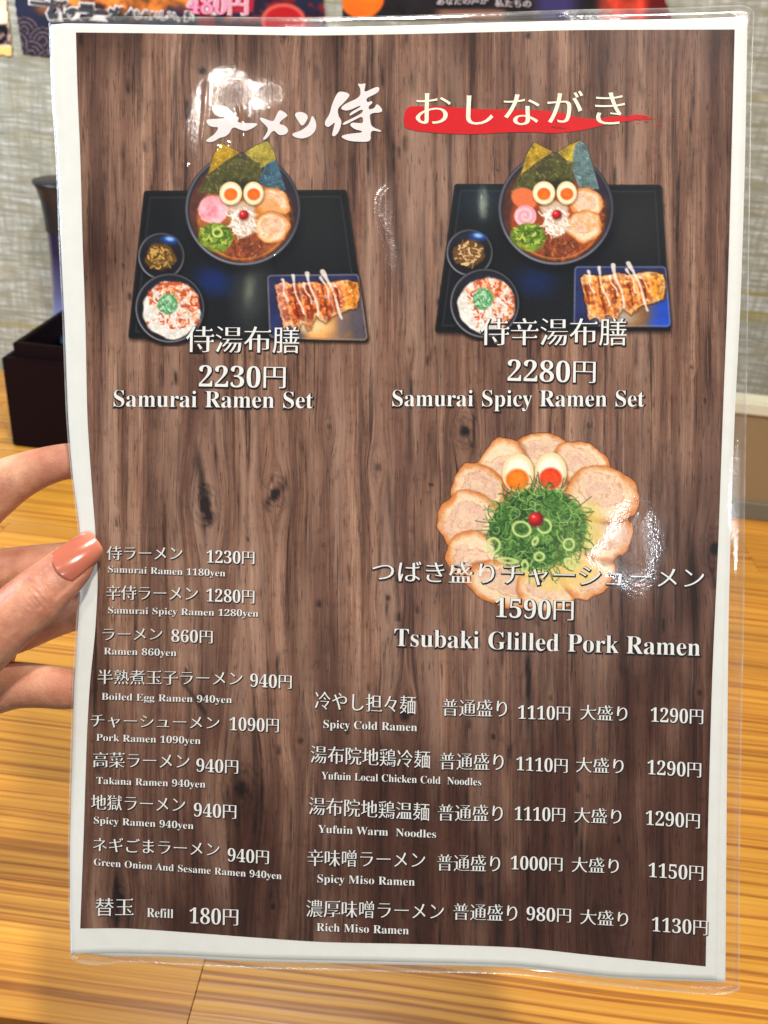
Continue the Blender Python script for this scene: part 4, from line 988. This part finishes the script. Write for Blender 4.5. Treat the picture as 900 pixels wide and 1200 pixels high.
# brush lettering of the heading, traced stroke by stroke
def smoothpoly(pts, it=2):
    P = np.array(pts, float)
    for _ in range(it):
        Q = np.roll(P, -1, 0); P = np.stack([.75 * P + .25 * Q, .25 * P + .75 * Q], 1).reshape(-1, 2)
    return P
A1 = lambda l: [(236 + x / 8.18, 96 + y / 8.18) for x, y in l]
A2 = lambda l: [(340 + x / 7.76, 90 + y / 7.76) for x, y in l]
strokes = [A1([(90, 232), (150, 222), (250, 235), (262, 262), (330, 330), (365, 340), (340, 385), (400, 395), (480, 395), (548, 398), (500, 440), (430, 472), (380, 462), (300, 425), (265, 500), (215, 530), (180, 532), (140, 560), (90, 580), (38, 570), (60, 545), (130, 500), (170, 430), (110, 435), (60, 410), (42, 368), (80, 355), (215, 352), (220, 335), (150, 328), (115, 300)]),
           A1([(558, 340), (590, 345), (690, 385), (710, 340), (740, 275), (765, 270), (835, 318), (800, 345), (765, 370), (742, 405), (800, 415), (838, 462), (815, 500), (770, 512), (735, 505), (700, 465), (670, 480), (640, 530), (600, 558), (588, 545), (620, 500), (645, 448), (600, 400), (565, 370)]),
           A2([(38, 345), (60, 322), (110, 318), (160, 345), (160, 385), (120, 445), (95, 440), (75, 405)]),
           A2([(198, 345), (232, 395), (240, 470), (200, 530), (130, 562), (60, 558), (15, 530), (25, 512), (100, 490), (160, 445), (185, 400)]),
           A2([(430, 140), (470, 132), (535, 150), (540, 180), (470, 255), (430, 290), (440, 360), (470, 400), (455, 470), (430, 520), (395, 545), (378, 530), (395, 470), (410, 410), (385, 430), (345, 462), (315, 440), (318, 400), (360, 340), (380, 250)]),
           A2([(612, 60), (650, 68), (688, 55), (680, 95), (672, 145), (760, 100), (808, 88), (812, 130), (770, 160), (690, 195), (700, 235), (745, 218), (750, 240), (712, 268), (715, 300), (770, 285), (785, 240), (835, 285), (838, 325), (720, 330), (728, 400), (740, 455), (835, 490), (820, 502), (745, 485), (730, 520), (735, 560), (715, 592), (600, 590), (520, 580), (462, 548), (480, 530), (560, 515), (655, 508), (650, 490), (590, 480), (540, 440), (560, 415), (620, 420), (665, 425), (660, 355), (600, 385), (485, 445), (475, 420), (560, 380), (665, 325), (655, 290), (570, 340), (538, 358), (545, 325), (640, 275), (640, 258), (530, 310), (470, 300), (462, 280), (500, 245), (640, 185), (640, 110), (625, 85)])]
bp = [smoothpoly(s, 2) for s in strokes]
prop(fill('brush_lettering', bp, .00040, simple_mat('pale_ink', srgb(226, 218, 216), .5, 900, .06, Specular_IOR_Level=0.), menu, menu_np), 'white brush lettering of the shop heading')
red = [(474, 133), (477, 126), (484, 124), (500, 125), (515, 124), (545, 127), (575, 128.5), (600, 128), (630, 129), (655, 131), (680, 138.5), (700, 139.5), (715, 136.5), (735, 135.5), (748, 134), (760, 136), (765, 139), (745, 141), (728, 142.5), (705, 147), (690, 151), (672, 154), (650, 156.5), (625, 154.5), (590, 155), (560, 157.5), (520, 156.5), (500, 154.5), (485, 153), (475, 150), (473, 142)]
blobs = [smoothpoly(red, 2)]
rg = random.Random(9)
for k in range(34):
    u = rg.random(); x = 650 + u * 142 + rg.uniform(-4, 4); y = (150 if x < 720 else 141) - (x - 720) * .0 + rg.gauss(0, 3.0); y = min(max(y, 131), 157); wd = rg.uniform(1.2, 6) * (1.1 - .5 * u); hh = rg.uniform(.3, .8)
    if 660 < x < 735 and 138 < y < 152: continue
    blobs.append(smoothpoly([(x - wd, y), (x - wd * .3, y - hh), (x + wd, y - hh * .4), (x + wd * .6, y + hh), (x - wd * .5, y + hh * .8)], 1))
prop(fill('brush_stroke', blobs, .00030, RED, menu, menu_np), 'red brush stroke under the heading')
o = fill('lettering', place([('お', 487, 147.5, 528, 147.5, 40), ('し', 546, 147.5, 578, 147.5, 38), ('な', 590, 148, 632, 148, 39), ('が', 641, 146, 683, 146, 39), ('き', 697, 147.5, 732, 147.5, 41)], style='k'), .00040, CREAM, menu, menu_np)
prop(o, 'cream heading in Japanese')
# ---- clear film pouch round the sheets, with wrinkles
def poly_d(X, Y, pts):
    d = np.full(X.shape, 1e9)
    for (xa, ya), (xb, yb) in zip(pts, pts[1:]):
        ex, ey = xb - xa, yb - ya; t = np.clip(((X - xa) * ex + (Y - ya) * ey) / (ex * ex + ey * ey), 0, 1)
        d = np.minimum(d, np.hypot(X - xa - t * ex, Y - ya - t * ey))
    return d
CREASE = [([(242, 100), (241, 120), (238, 150), (236, 170)], 2.0, .12), ([(256, 175), (247, 185), (235, 191), (222, 198), (215, 190), (213, 168), (218, 142)], 2.0, .12), ([(280, 125), (287, 150), (285, 160)], 2.5, .12),
          ([(466, 215), (455, 222), (447, 232), (444, 250), (452, 268), (455, 280), (458, 292), (459, 305), (460, 318)], 4.0, .22), ([(268, 170), (262, 182), (252, 190)], 2, .10),
          ([(322, 300), (326, 312), (331, 325)], 2.2, .10), ([(566, 225), (567, 240), (566, 255)], 3., .10), ([(748, 600), (742, 615), (738, 632), (746, 650)], 6, .22), ([(720, 640), (735, 655), (750, 660)], 5, .14)]
WR = [(273, 112, 20, 18, .7), (318, 108, 16, 12, .6), (228, 150, 10, 36, .35), (452, 250, 12, 36, .8), (460, 300, 8, 24, .6), (742, 640, 22, 44, 1.), (715, 655, 22, 14, .7), (866, 580, 10, 60, 1.), (650, 130, 12, 10, .4), (705, 20, 30, 10, .8), (670, 18, 8, 10, 1.), (370, 28, 30, 9, .9), (300, 330, 20, 40, .3), (566, 240, 14, 22, .5), (480, 325, 20, 40, .45), (874, 20, 14, 14, 1.), (110, 1128, 30, 10, .8), (840, 1156, 30, 10, .8), (790, 220, 30, 60, .2)]
def film_h(X, Y):
    z = .00005 * (fbm(X, Y, 60, 3, 501) - .5)
    for pts, wd, a in CREASE:
        p = np.array(pts); b = (X > p[:, 0].min() - 20) & (X < p[:, 0].max() + 20) & (Y > p[:, 1].min() - 20) & (Y < p[:, 1].max() + 20); xx, yy = X[b], Y[b]
        d = poly_d(xx, yy, pts); z[b] += a * .001 * np.exp(-(d / wd) ** 2) * (.5 + fbm(xx, yy, 5, 3, 7))
    for k, (x, y, rx, ry, a) in enumerate(WR):
        b = (np.abs(X - x) < rx * 2.6) & (np.abs(Y - y) < ry * 2.6); xx, yy = X[b], Y[b]
        m = np.exp(-((xx - x) / rx) ** 2 - ((yy - y) / ry) ** 2); z[b] += a * m * .00008 * (fbm(xx, yy, 12, 3, 600 + k) - .5)
    return z
t = NT('clear_film'); g = t.n('TexCoord'); ar_ = t.n('Attribute', attribute_name='rim'); aw = t.n('Attribute', attribute_name='wrinkle')
n1 = t.noise((g, 'Object'), 900, 3, .6); n2 = t.noise((g, 'Object'), 170, 3, .5); n3 = t.noise((g, 'Object'), 3000, 2, .5)
hh = t.math('MULTIPLY', t.math('ADD', t.math('MULTIPLY', n1, .75), t.math('MULTIPLY', n2, .45)), (aw, 'Fac'))
hh = t.math('ADD', hh, t.math('MULTIPLY', n2, .05)); hh = t.math('ADD', hh, t.math('MULTIPLY', n3, .006))
bmp = t.bump(hh, .8, .00032)
rgh = t.math('ADD', .028, t.math('MULTIPLY', (aw, 'Fac'), t.math('ADD', .09, t.math('MULTIPLY', t.noise((g, 'Object'), 420, 3, .6), .44))))
gl = t.n('BsdfGlossy', {'Roughness': rgh, 'Color': (1, 1, 1, 1), 'Normal': bmp}); tr = t.n('BsdfTransparent', {'Color': (.965, .96, .945, 1)})
geo = t.n('NewGeometry'); ior = t.math('SUBTRACT', 1.5, t.math('MULTIPLY', (geo, 'Backfacing'), .83333))   # a thin film bends light back again
fr = t.n('Fresnel', {'IOR': ior, 'Normal': bmp}); df = t.n('BsdfDiffuse', {'Color': (.8, .78, .74, 1)})
m1 = t.n('MixShader', {0: t.math('ADD', t.math('ADD', .002, t.math('MULTIPLY', (aw, 'Fac'), .02)), t.math('MULTIPLY', (ar_, 'Fac'), .28)), 1: tr, 2: df})
gl2 = t.n('BsdfGlossy', {'Roughness': .34, 'Normal': bmp}); gm = t.n('MixShader', {0: .16, 1: gl, 2: gl2})   # fine scuffs haze part of the reflection
m2 = t.n('MixShader', {0: fr, 1: m1, 2: gm}); t.lk(m2, 0, t.out, 0); FILM = t.m
def film(h, wr, nx, ny):
    P = coons(FI_T, FI_B, FI_L, FI_R, nx, ny); X, Y = P[..., 0], P[..., 1]
    # pinched at the rim, where the two films are welded
    e = np.minimum(np.minimum(np.linspace(0, 1, nx)[None] * 800, (1 - np.linspace(0, 1, nx))[None] * 800), np.minimum(np.linspace(0, 1, ny)[:, None] * 1130, (1 - np.linspace(0, 1, ny))[:, None] * 1130))
    k = sst(0, 10, e); hh_ = -.0003 + (h + .0003) * k
    if wr: hh_ = hh_ + film_h(X, Y)
    V = menu_np(X, Y, hh_).reshape(-1, 3); F = grid_faces(ny, nx)
    if not wr: F = F[:, ::-1]
    me = mesh_np('clear_film', V, F); w_ = np.zeros_like(X)
    for x, y, rx, ry, a in WR: w_ += a * np.exp(-((X - x) / rx) ** 2 - ((Y - y) / ry) ** 2)
    w_ += .55 * sst(9, 0, e)
    fattr(me, 'rim', sst(3.0, .5, e) * np.clip(1.6 * fbm(X, Y, 26, 3, 5) - .35, .1, 1) + .10 * sst(16, 10, e) * fbm(X, Y, 9, 3, 6) * 1.6)
    fattr(me, 'wrinkle', np.clip(w_, 0, 1)); return link('clear_film', me, FILM, menu, True)
film(.00085, True, 410, 570)
film(-.0013, False, 120, 160)
# ---------------------------------------------------------------- the hand that holds the menu
MM = .001
def hp(px, py, dz):
    d = float(menu_depth(np.float64(max(px, 60.)), np.float64(py))) + dz * MM
    return at_depth(px, py, d)
VD = (RM @ Vector((0, 0, -1))).normalized()
def tube(chain, n=20, sub=6):
    """chain of (px, py, depth offset mm, half width px, thickness ratio); swept ellipse with round ends"""
    C = np.array([tuple(hp(a, b, c)) for a, b, c, r, k in chain]); Rr = np.array([r / 3797. for a, b, c, r, k in chain]); K = np.array([k for *_, k in chain])
    m = len(C); ts = np.linspace(0, m - 1, (m - 1) * sub + 1)
    def cr(A):
        out = []
        for t in ts:
            i = min(int(t), m - 2); u = t - i; P0, P1, P2, P3 = A[max(i - 1, 0)], A[i], A[i + 1], A[min(i + 2, m - 1)]
            out.append(.5 * ((2 * P1) + (-P0 + P2) * u + (2 * P0 - 5 * P1 + 4 * P2 - P3) * u * u + (-P0 + 3 * P1 - 3 * P2 + P3) * u ** 3))
        return np.array(out)
    C, Rr, K = cr(C), cr(Rr), cr(K); T = np.gradient(C, axis=0); T /= np.linalg.norm(T, axis=1)[:, None]
    rings = []
    vd = np.array(VD)
    def ring_at(c, tdir, r, k):
        s = np.cross(tdir, vd); s /= np.linalg.norm(s); w_ = np.cross(s, tdir); a = np.arange(n) * 2 * math.pi / n
        ca, sa = np.cos(a), np.sin(a)
        return c + (ca[:, None] * s + sa[:, None] * w_ * k) * r
    for end in (0, 1):
        i = 0 if end == 0 else -1; seq = [(.97, .25), (.86, .5), (.66, .75), (.35, .94)] if end == 0 else [(.35, .94), (.66, .75), (.86, .5), (.97, .25)]
        rr = [ring_at(C[i] + T[i] * (-1 if end == 0 else 1) * Rr[i] * a, T[i], Rr[i] * b, K[i]) for a, b in seq]
        if end == 0: rings = rr + [ring_at(C[j], T[j], Rr[j], K[j]) for j in range(len(C))]
        else: rings += rr
    V = np.concatenate(rings); N = len(rings); F = []
    for i in range(N - 1):
        for k in range(n): F.append((i * n + k, i * n + (k + 1) % n, (i + 1) * n + (k + 1) % n, (i + 1) * n + k))
    F.append(tuple(range(n))[::-1]); F.append(tuple((N - 1) * n + k for k in range(n)))
    return V, F
chains = [
    # thumb, in front of the menu
    [(101, 649, -5.2, 17, .62), (88, 659, -6.6, 25, .66), (66, 679, -8.6, 29.5, .74), (42, 700, -10.2, 33, .80), (14, 724, -11.0, 34, .84), (-22, 756, -9.5, 37, .9), (-75, 800, -2, 46, 1.0), (-140, 850, 8, 58, 1)],
    # index finger
    [(190, 545, 10, 20, .9), (150, 540, 10, 21.5, .9), (100, 540, 9.5, 22.5, .9), (70, 542, 9, 22.5, .9), (35, 553, 8.5, 26, .9), (0, 571, 8, 32, .9), (-45, 606, 9, 38, .9), (-120, 670, 14, 48, .9), (-230, 760, 16, 56, .9)],
    # middle finger
    [(200, 660, 12, 21, .9), (150, 660, 12, 22, .9), (95, 660, 11, 27, .9), (60, 663, 11, 28, .9), (20, 669, 11, 30, .9), (-30, 680, 12, 33, .9), (-120, 720, 18, 46, .9), (-230, 790, 18, 56, .9)],
    # ring finger
    [(190, 716, 13, 20, .9), (140, 714, 13, 21.5, .9), (92, 716, 12, 24, .9), (60, 724, 12, 26, .9), (28, 735, 12, 29, .9), (-20, 750, 13, 33, .9), (-110, 785, 18, 44, .9), (-230, 830, 18, 52, .9)],
    # little finger
    [(170, 806, 9, 19, .9), (130, 807, 9, 21, .9), (100, 807, 8.5, 24, .9), (76, 807, 8.5, 25.5, .9), (50, 804, 9, 27, .92), (22, 803, 10, 29, .95), (-8, 806, 12, 34, 1), (-60, 815, 16, 42, 1), (-150, 850, 18, 48, 1), (-240, 880, 18, 50, .95)],
    # palm and heel of the hand
    [(-30, 690, 22, 40, 1), (-20, 760, 22, 42, 1), (-60, 830, 18, 40, 1)],
    [(-80, 660, 20, 46, 1), (-80, 740, 20, 52, 1), (-90, 820, 16, 52, 1), (-150, 880, 10, 60, 1), (-230, 930, 12, 66, .9)],
    [(-160, 740, 18, 60, .8), (-200, 820, 17, 66, .75), (-260, 900, 17, 70, .7)],
    # wrist and forearm
    [(-210, 800, 17, 78, .62), (-300, 835, 18, 86, .6), (-400, 870, 22, 86, .68), (-520, 915, 28, 92, .72)],
]
def make_hand():
    Vs, Fs, off = [], [], 0
    for ch in chains:
        V, F = tube(ch); Vs.append(V); Fs += [tuple(i + off for i in f) for f in F]; off += len(V)
    me = bpy.data.meshes.new('hand'); me.from_pydata(np.concatenate(Vs).tolist(), [], Fs); me.update()
    import bmesh
    bm = bmesh.new(); bm.from_mesh(me); bmesh.ops.recalc_face_normals(bm, faces=bm.faces); bm.to_mesh(me); bm.free()
    o = bpy.data.objects.new('hand_form', me); COL.objects.link(o)
    r = o.modifiers.new('r', 'REMESH'); r.mode = 'VOXEL'; r.voxel_size = .00055; r.adaptivity = 0
    s = o.modifiers.new('s', 'SMOOTH'); s.factor = .5; s.iterations = 16
    dg = bpy.context.evaluated_depsgraph_get(); m2 = bpy.data.meshes.new_from_object(o.evaluated_get(dg)); bpy.data.objects.remove(o)
    return m2
hm = make_hand(); nv = len(hm.vertices)
V = np.empty(nv * 3); hm.vertices.foreach_get('co', V); V = V.reshape(-1, 3)
Nn = np.empty(nv * 3); hm.vertices.foreach_get('normal', Nn); Nn = Nn.reshape(-1, 3)
cc_ = (V - CN) @ RN; dpt = -cc_[:, 2]; PX = 450 + FPX * cc_[:, 0] / dpt; PY = 600 - FPX * cc_[:, 1] / dpt
front = ((Nn @ np.array(VD)) < -.1)
mdv = menu_depth(np.maximum(PX, 60), PY)
# thumb only: in front of the sheet
th = front & (dpt < mdv - .001)
ax = np.array((-.74, .67)); axp = np.array((.67, .74)); s_ = (PX - 66) * ax[0] + (PY - 679) * ax[1]; q_ = (PX - 66) * axp[0] + (PY - 679) * axp[1]
disp = np.zeros(nv)
rr = random.Random(2)
for k, (s0, dep_, wd, cv, tq) in enumerate([(15, .25, 2.0, .008, 16), (21, .5, 2.2, .005, 21), (27, .62, 2.4, .001, 22), (33.5, .55, 2.3, -.003, 20), (39, .42, 2.2, -.007, 17), (45, .25, 2.0, -.009, 14)]):
    d = s_ - (s0 + cv * q_ * q_ + 1.2 * (fbm(q_, s_, 9, 2, 70 + k) - .5) * 3)
    disp -= dep_ * MM * np.exp(-(d / wd) ** 2) * np.exp(-(q_ / tq) ** 4)
disp += .55 * MM * np.exp(-((s_ - 30) / 14) ** 2 - (q_ / 18) ** 2)
disp += .10 * MM * (fbm(PX, PY, 7, 3, 88) - .5) * 2
disp *= th
# nail bed: a shallow step round the nail
nb = np.exp(-np.clip(np.abs(s_ + 6) - 20, 0, 99) ** 2 / 12.) * np.exp(-np.clip(np.abs(q_) - 15, 0, 99) ** 2 / 8.)
disp -= .5 * MM * nb * th
V2 = V + Nn * disp[:, None]
hm.vertices.foreach_set('co', V2.astype(np.float32).ravel()); hm.update()
fattr(hm, 'red', np.clip(np.exp(-((PX - 75) / 26) ** 2 - ((PY - 806) / 22) ** 2) * .8 + np.exp(-((PX - 70) / 35) ** 2 - ((PY - 545) / 26) ** 2) * .6 + .45 * np.exp(-((s_ + 30) / 30) ** 2) * th + .6 * np.exp(-((PX - 30) / 50) ** 2 - ((PY - 650) / 22) ** 2) * ~th, 0, 1))  # reddish flush; also puts shade of index and little finger into skin colour
t = NT('skin'); g = t.n('TexCoord'); ar = t.n('Attribute', attribute_name='red')
n1 = t.noise((g, 'Object'), 90, 4, .6); n2 = t.noise((g, 'Object'), 900, 3, .6); vo = t.n('TexVoronoi', {'Vector': (g, 'Object'), 'Scale': 1500.})
c = t.ramp(n1, [(.3, srgb(170, 110, 84)), (.5, srgb(198, 142, 110)), (.7, srgb(220, 168, 134))])
c = t.mix(t.math('MULTIPLY', (ar, 'Fac'), .6), c, srgb(150, 70, 54))
c = t.mix(t.math('MULTIPLY', t.ramp(n2, [(.5, (0, 0, 0)), (.75, (1, 1, 1))]), .18), c, srgb(120, 68, 48))
n4 = t.noise((g, 'Object'), 38, 3, .6)
c = t.mix(t.math('MULTIPLY', t.ramp(n4, [(.45, (0, 0, 0)), (.62, (1, 1, 1))]), .40), c, srgb(184, 106, 84))
hb = t.math('ADD', t.math('MULTIPLY', (vo, 'Distance'), .5), n2)
t.bsdf(c, .42, t.bump(hb, .22, .0005), Subsurface_Weight=.15, Subsurface_Radius=(1., .35, .18), Subsurface_Scale=.0035, Specular_IOR_Level=.42); SKIN = t.m
person = empty('person', hp(-200, 830, 17)); prop(person, 'left hand with terracotta nail polish pinching the menu edge, thumb in front', 'person')
link('hand', hm, SKIN, person, True)
# thumbnail: fitted over the thumb's own surface
bvh = BVHTree.FromObject(bpy.data.objects['hand'], bpy.context.evaluated_depsgraph_get()) if False else BVHTree.FromPolygons([tuple(v) for v in V2.tolist()], [tuple(p.vertices) for p in hm.polygons])
NB = [(60.5, 650.5), (63, 664), (71, 672), (83, 680)]        # cuticle, from the upper to the lower side
def nail_px(a, b):
    """a 0..1 from cuticle to free edge, b -1..1 across"""
    # upper side, lower side
    u = np.array((61, 649)) * (1 - a) + np.array((100.5, 620.5)) * a; l = np.array((84.5, 680.5)) * (1 - a) + np.array((121.5, 650)) * a
    mid = (u + l) / 2; hw = (l - u) / 2; dirn = np.array((.80, -.60))
    end = 1 - b * b
    p = mid + hw * b * (1 - .05 * a)
    p = p + dirn * (-(1 - a) ** 2 * 7.5 * end + a ** 2 * 3.5 * (1 - b ** 4) + a ** 3 * (-6) * abs(b) ** 6)
    return p
na, nb_ = 26, 19; A_, B_ = np.linspace(0, 1, na), np.linspace(-1, 1, nb_)
Pn = np.array([[nail_px(a, b) for b in B_] for a in A_])
rows, rhs = [], []
basis = lambda a, b: [1, a, b, a * a, b * b, a * b]
for i, a in enumerate(A_):
    for j, b in enumerate(B_):
        if abs(b) > .8 or a > .8: continue
        h_ = bvh.ray_cast(CP, ray(*Pn[i, j]).normalized())
        if h_[0] is not None:
            q = RM.transposed() @ (h_[0] - CP); rows.append(basis(a, b)); rhs.append(-q.z)
cf = np.linalg.lstsq(np.array(rows), np.array(rhs), rcond=None)[0]
print('nail fit', cf, len(rows))
cf[4] = max(cf[4], .0016)
Vn = np.array([[tuple(at_depth(Pn[i, j][0], Pn[i, j][1], float(np.dot(cf, basis(a, b))) - .00055)) for j, b in enumerate(B_)] for i, a in enumerate(A_)])
me = mesh_np('fingernail', Vn.reshape(-1, 3), grid_faces(na, nb_)[:, ::-1])
Ug = np.repeat(A_[:, None], nb_, 1); fattr(me, 'tip', Ug)
t = NT('nail_polish'); at_ = t.n('Attribute', attribute_name='tip'); g = t.n('TexCoord'); n = t.noise((g, 'Object'), 500, 3)
c = t.ramp((at_, 'Fac'), [(0, srgb(182, 100, 76)), (.55, srgb(178, 96, 72)), (.90, srgb(188, 108, 84)), (1, srgb(196, 128, 100))])
t.bsdf(c, .22, t.bump(n, .04, .0003), Coat_Weight=.5, Coat_Roughness=.12, Subsurface_Weight=.1, Subsurface_Scale=.001)
nl = link('fingernail', me, t.m, person, True); md = nl.modifiers.new('t', 'SOLIDIFY'); md.thickness = .0005; md.offset = 1
md = nl.modifiers.new('b', 'BEVEL'); md.width = .00015; md.segments = 2
# poster lettering (on the wall)
def wall_fill(name, polys, off, m, par): return fill(name, polys, off, m, par, lambda X, Y, h: wall_np(X, Y, h))
K1 = simple_mat('poster_black', srgb(24, 20, 24), .5); K2 = simple_mat('poster_white', srgb(226, 214, 206), .5); K3 = simple_mat('poster_pink', srgb(226, 130, 160), .5)
def plet(segs, par, ca, cb, edge, fat=0., style='m'):
    P = dilate(place(segs, style=style), fat); wall_fill('lettering', P, .0050, ca, par); wall_fill('letter_edge', dilate(P, edge), .0032, cb, par)
plet([('一', 36, 13, 55, 15, 20), ('杯', 56, 21.5, 77, 23, 22), ('の', 79, 21, 91, 22, 13), ('ラ', 93, 23, 109, 24, 20), ('ー', 111, 23, 125, 24, 18), ('メ', 127, 23, 139, 24, 16), ('ン', 141, 23, 154, 24, 15)], p1, K1, K2, 1.4, 1.5, 'm')
plet([('もおいしい、麺', 157, 22, 226, 25, 11)], p1, K1, K2, 1.0, .3, 'm')
plet([('480円', 219, 16, 290, 18, 25)], p1, K3, K2, 1.0, .3)
plet([('あなたの声が', 512, 6, 572, 5, 9), ('私たちの', 580, 8, 622, 9, 9)], p3, simple_mat('poster_grey', srgb(190, 176, 176), .5), K1, .3, .1)
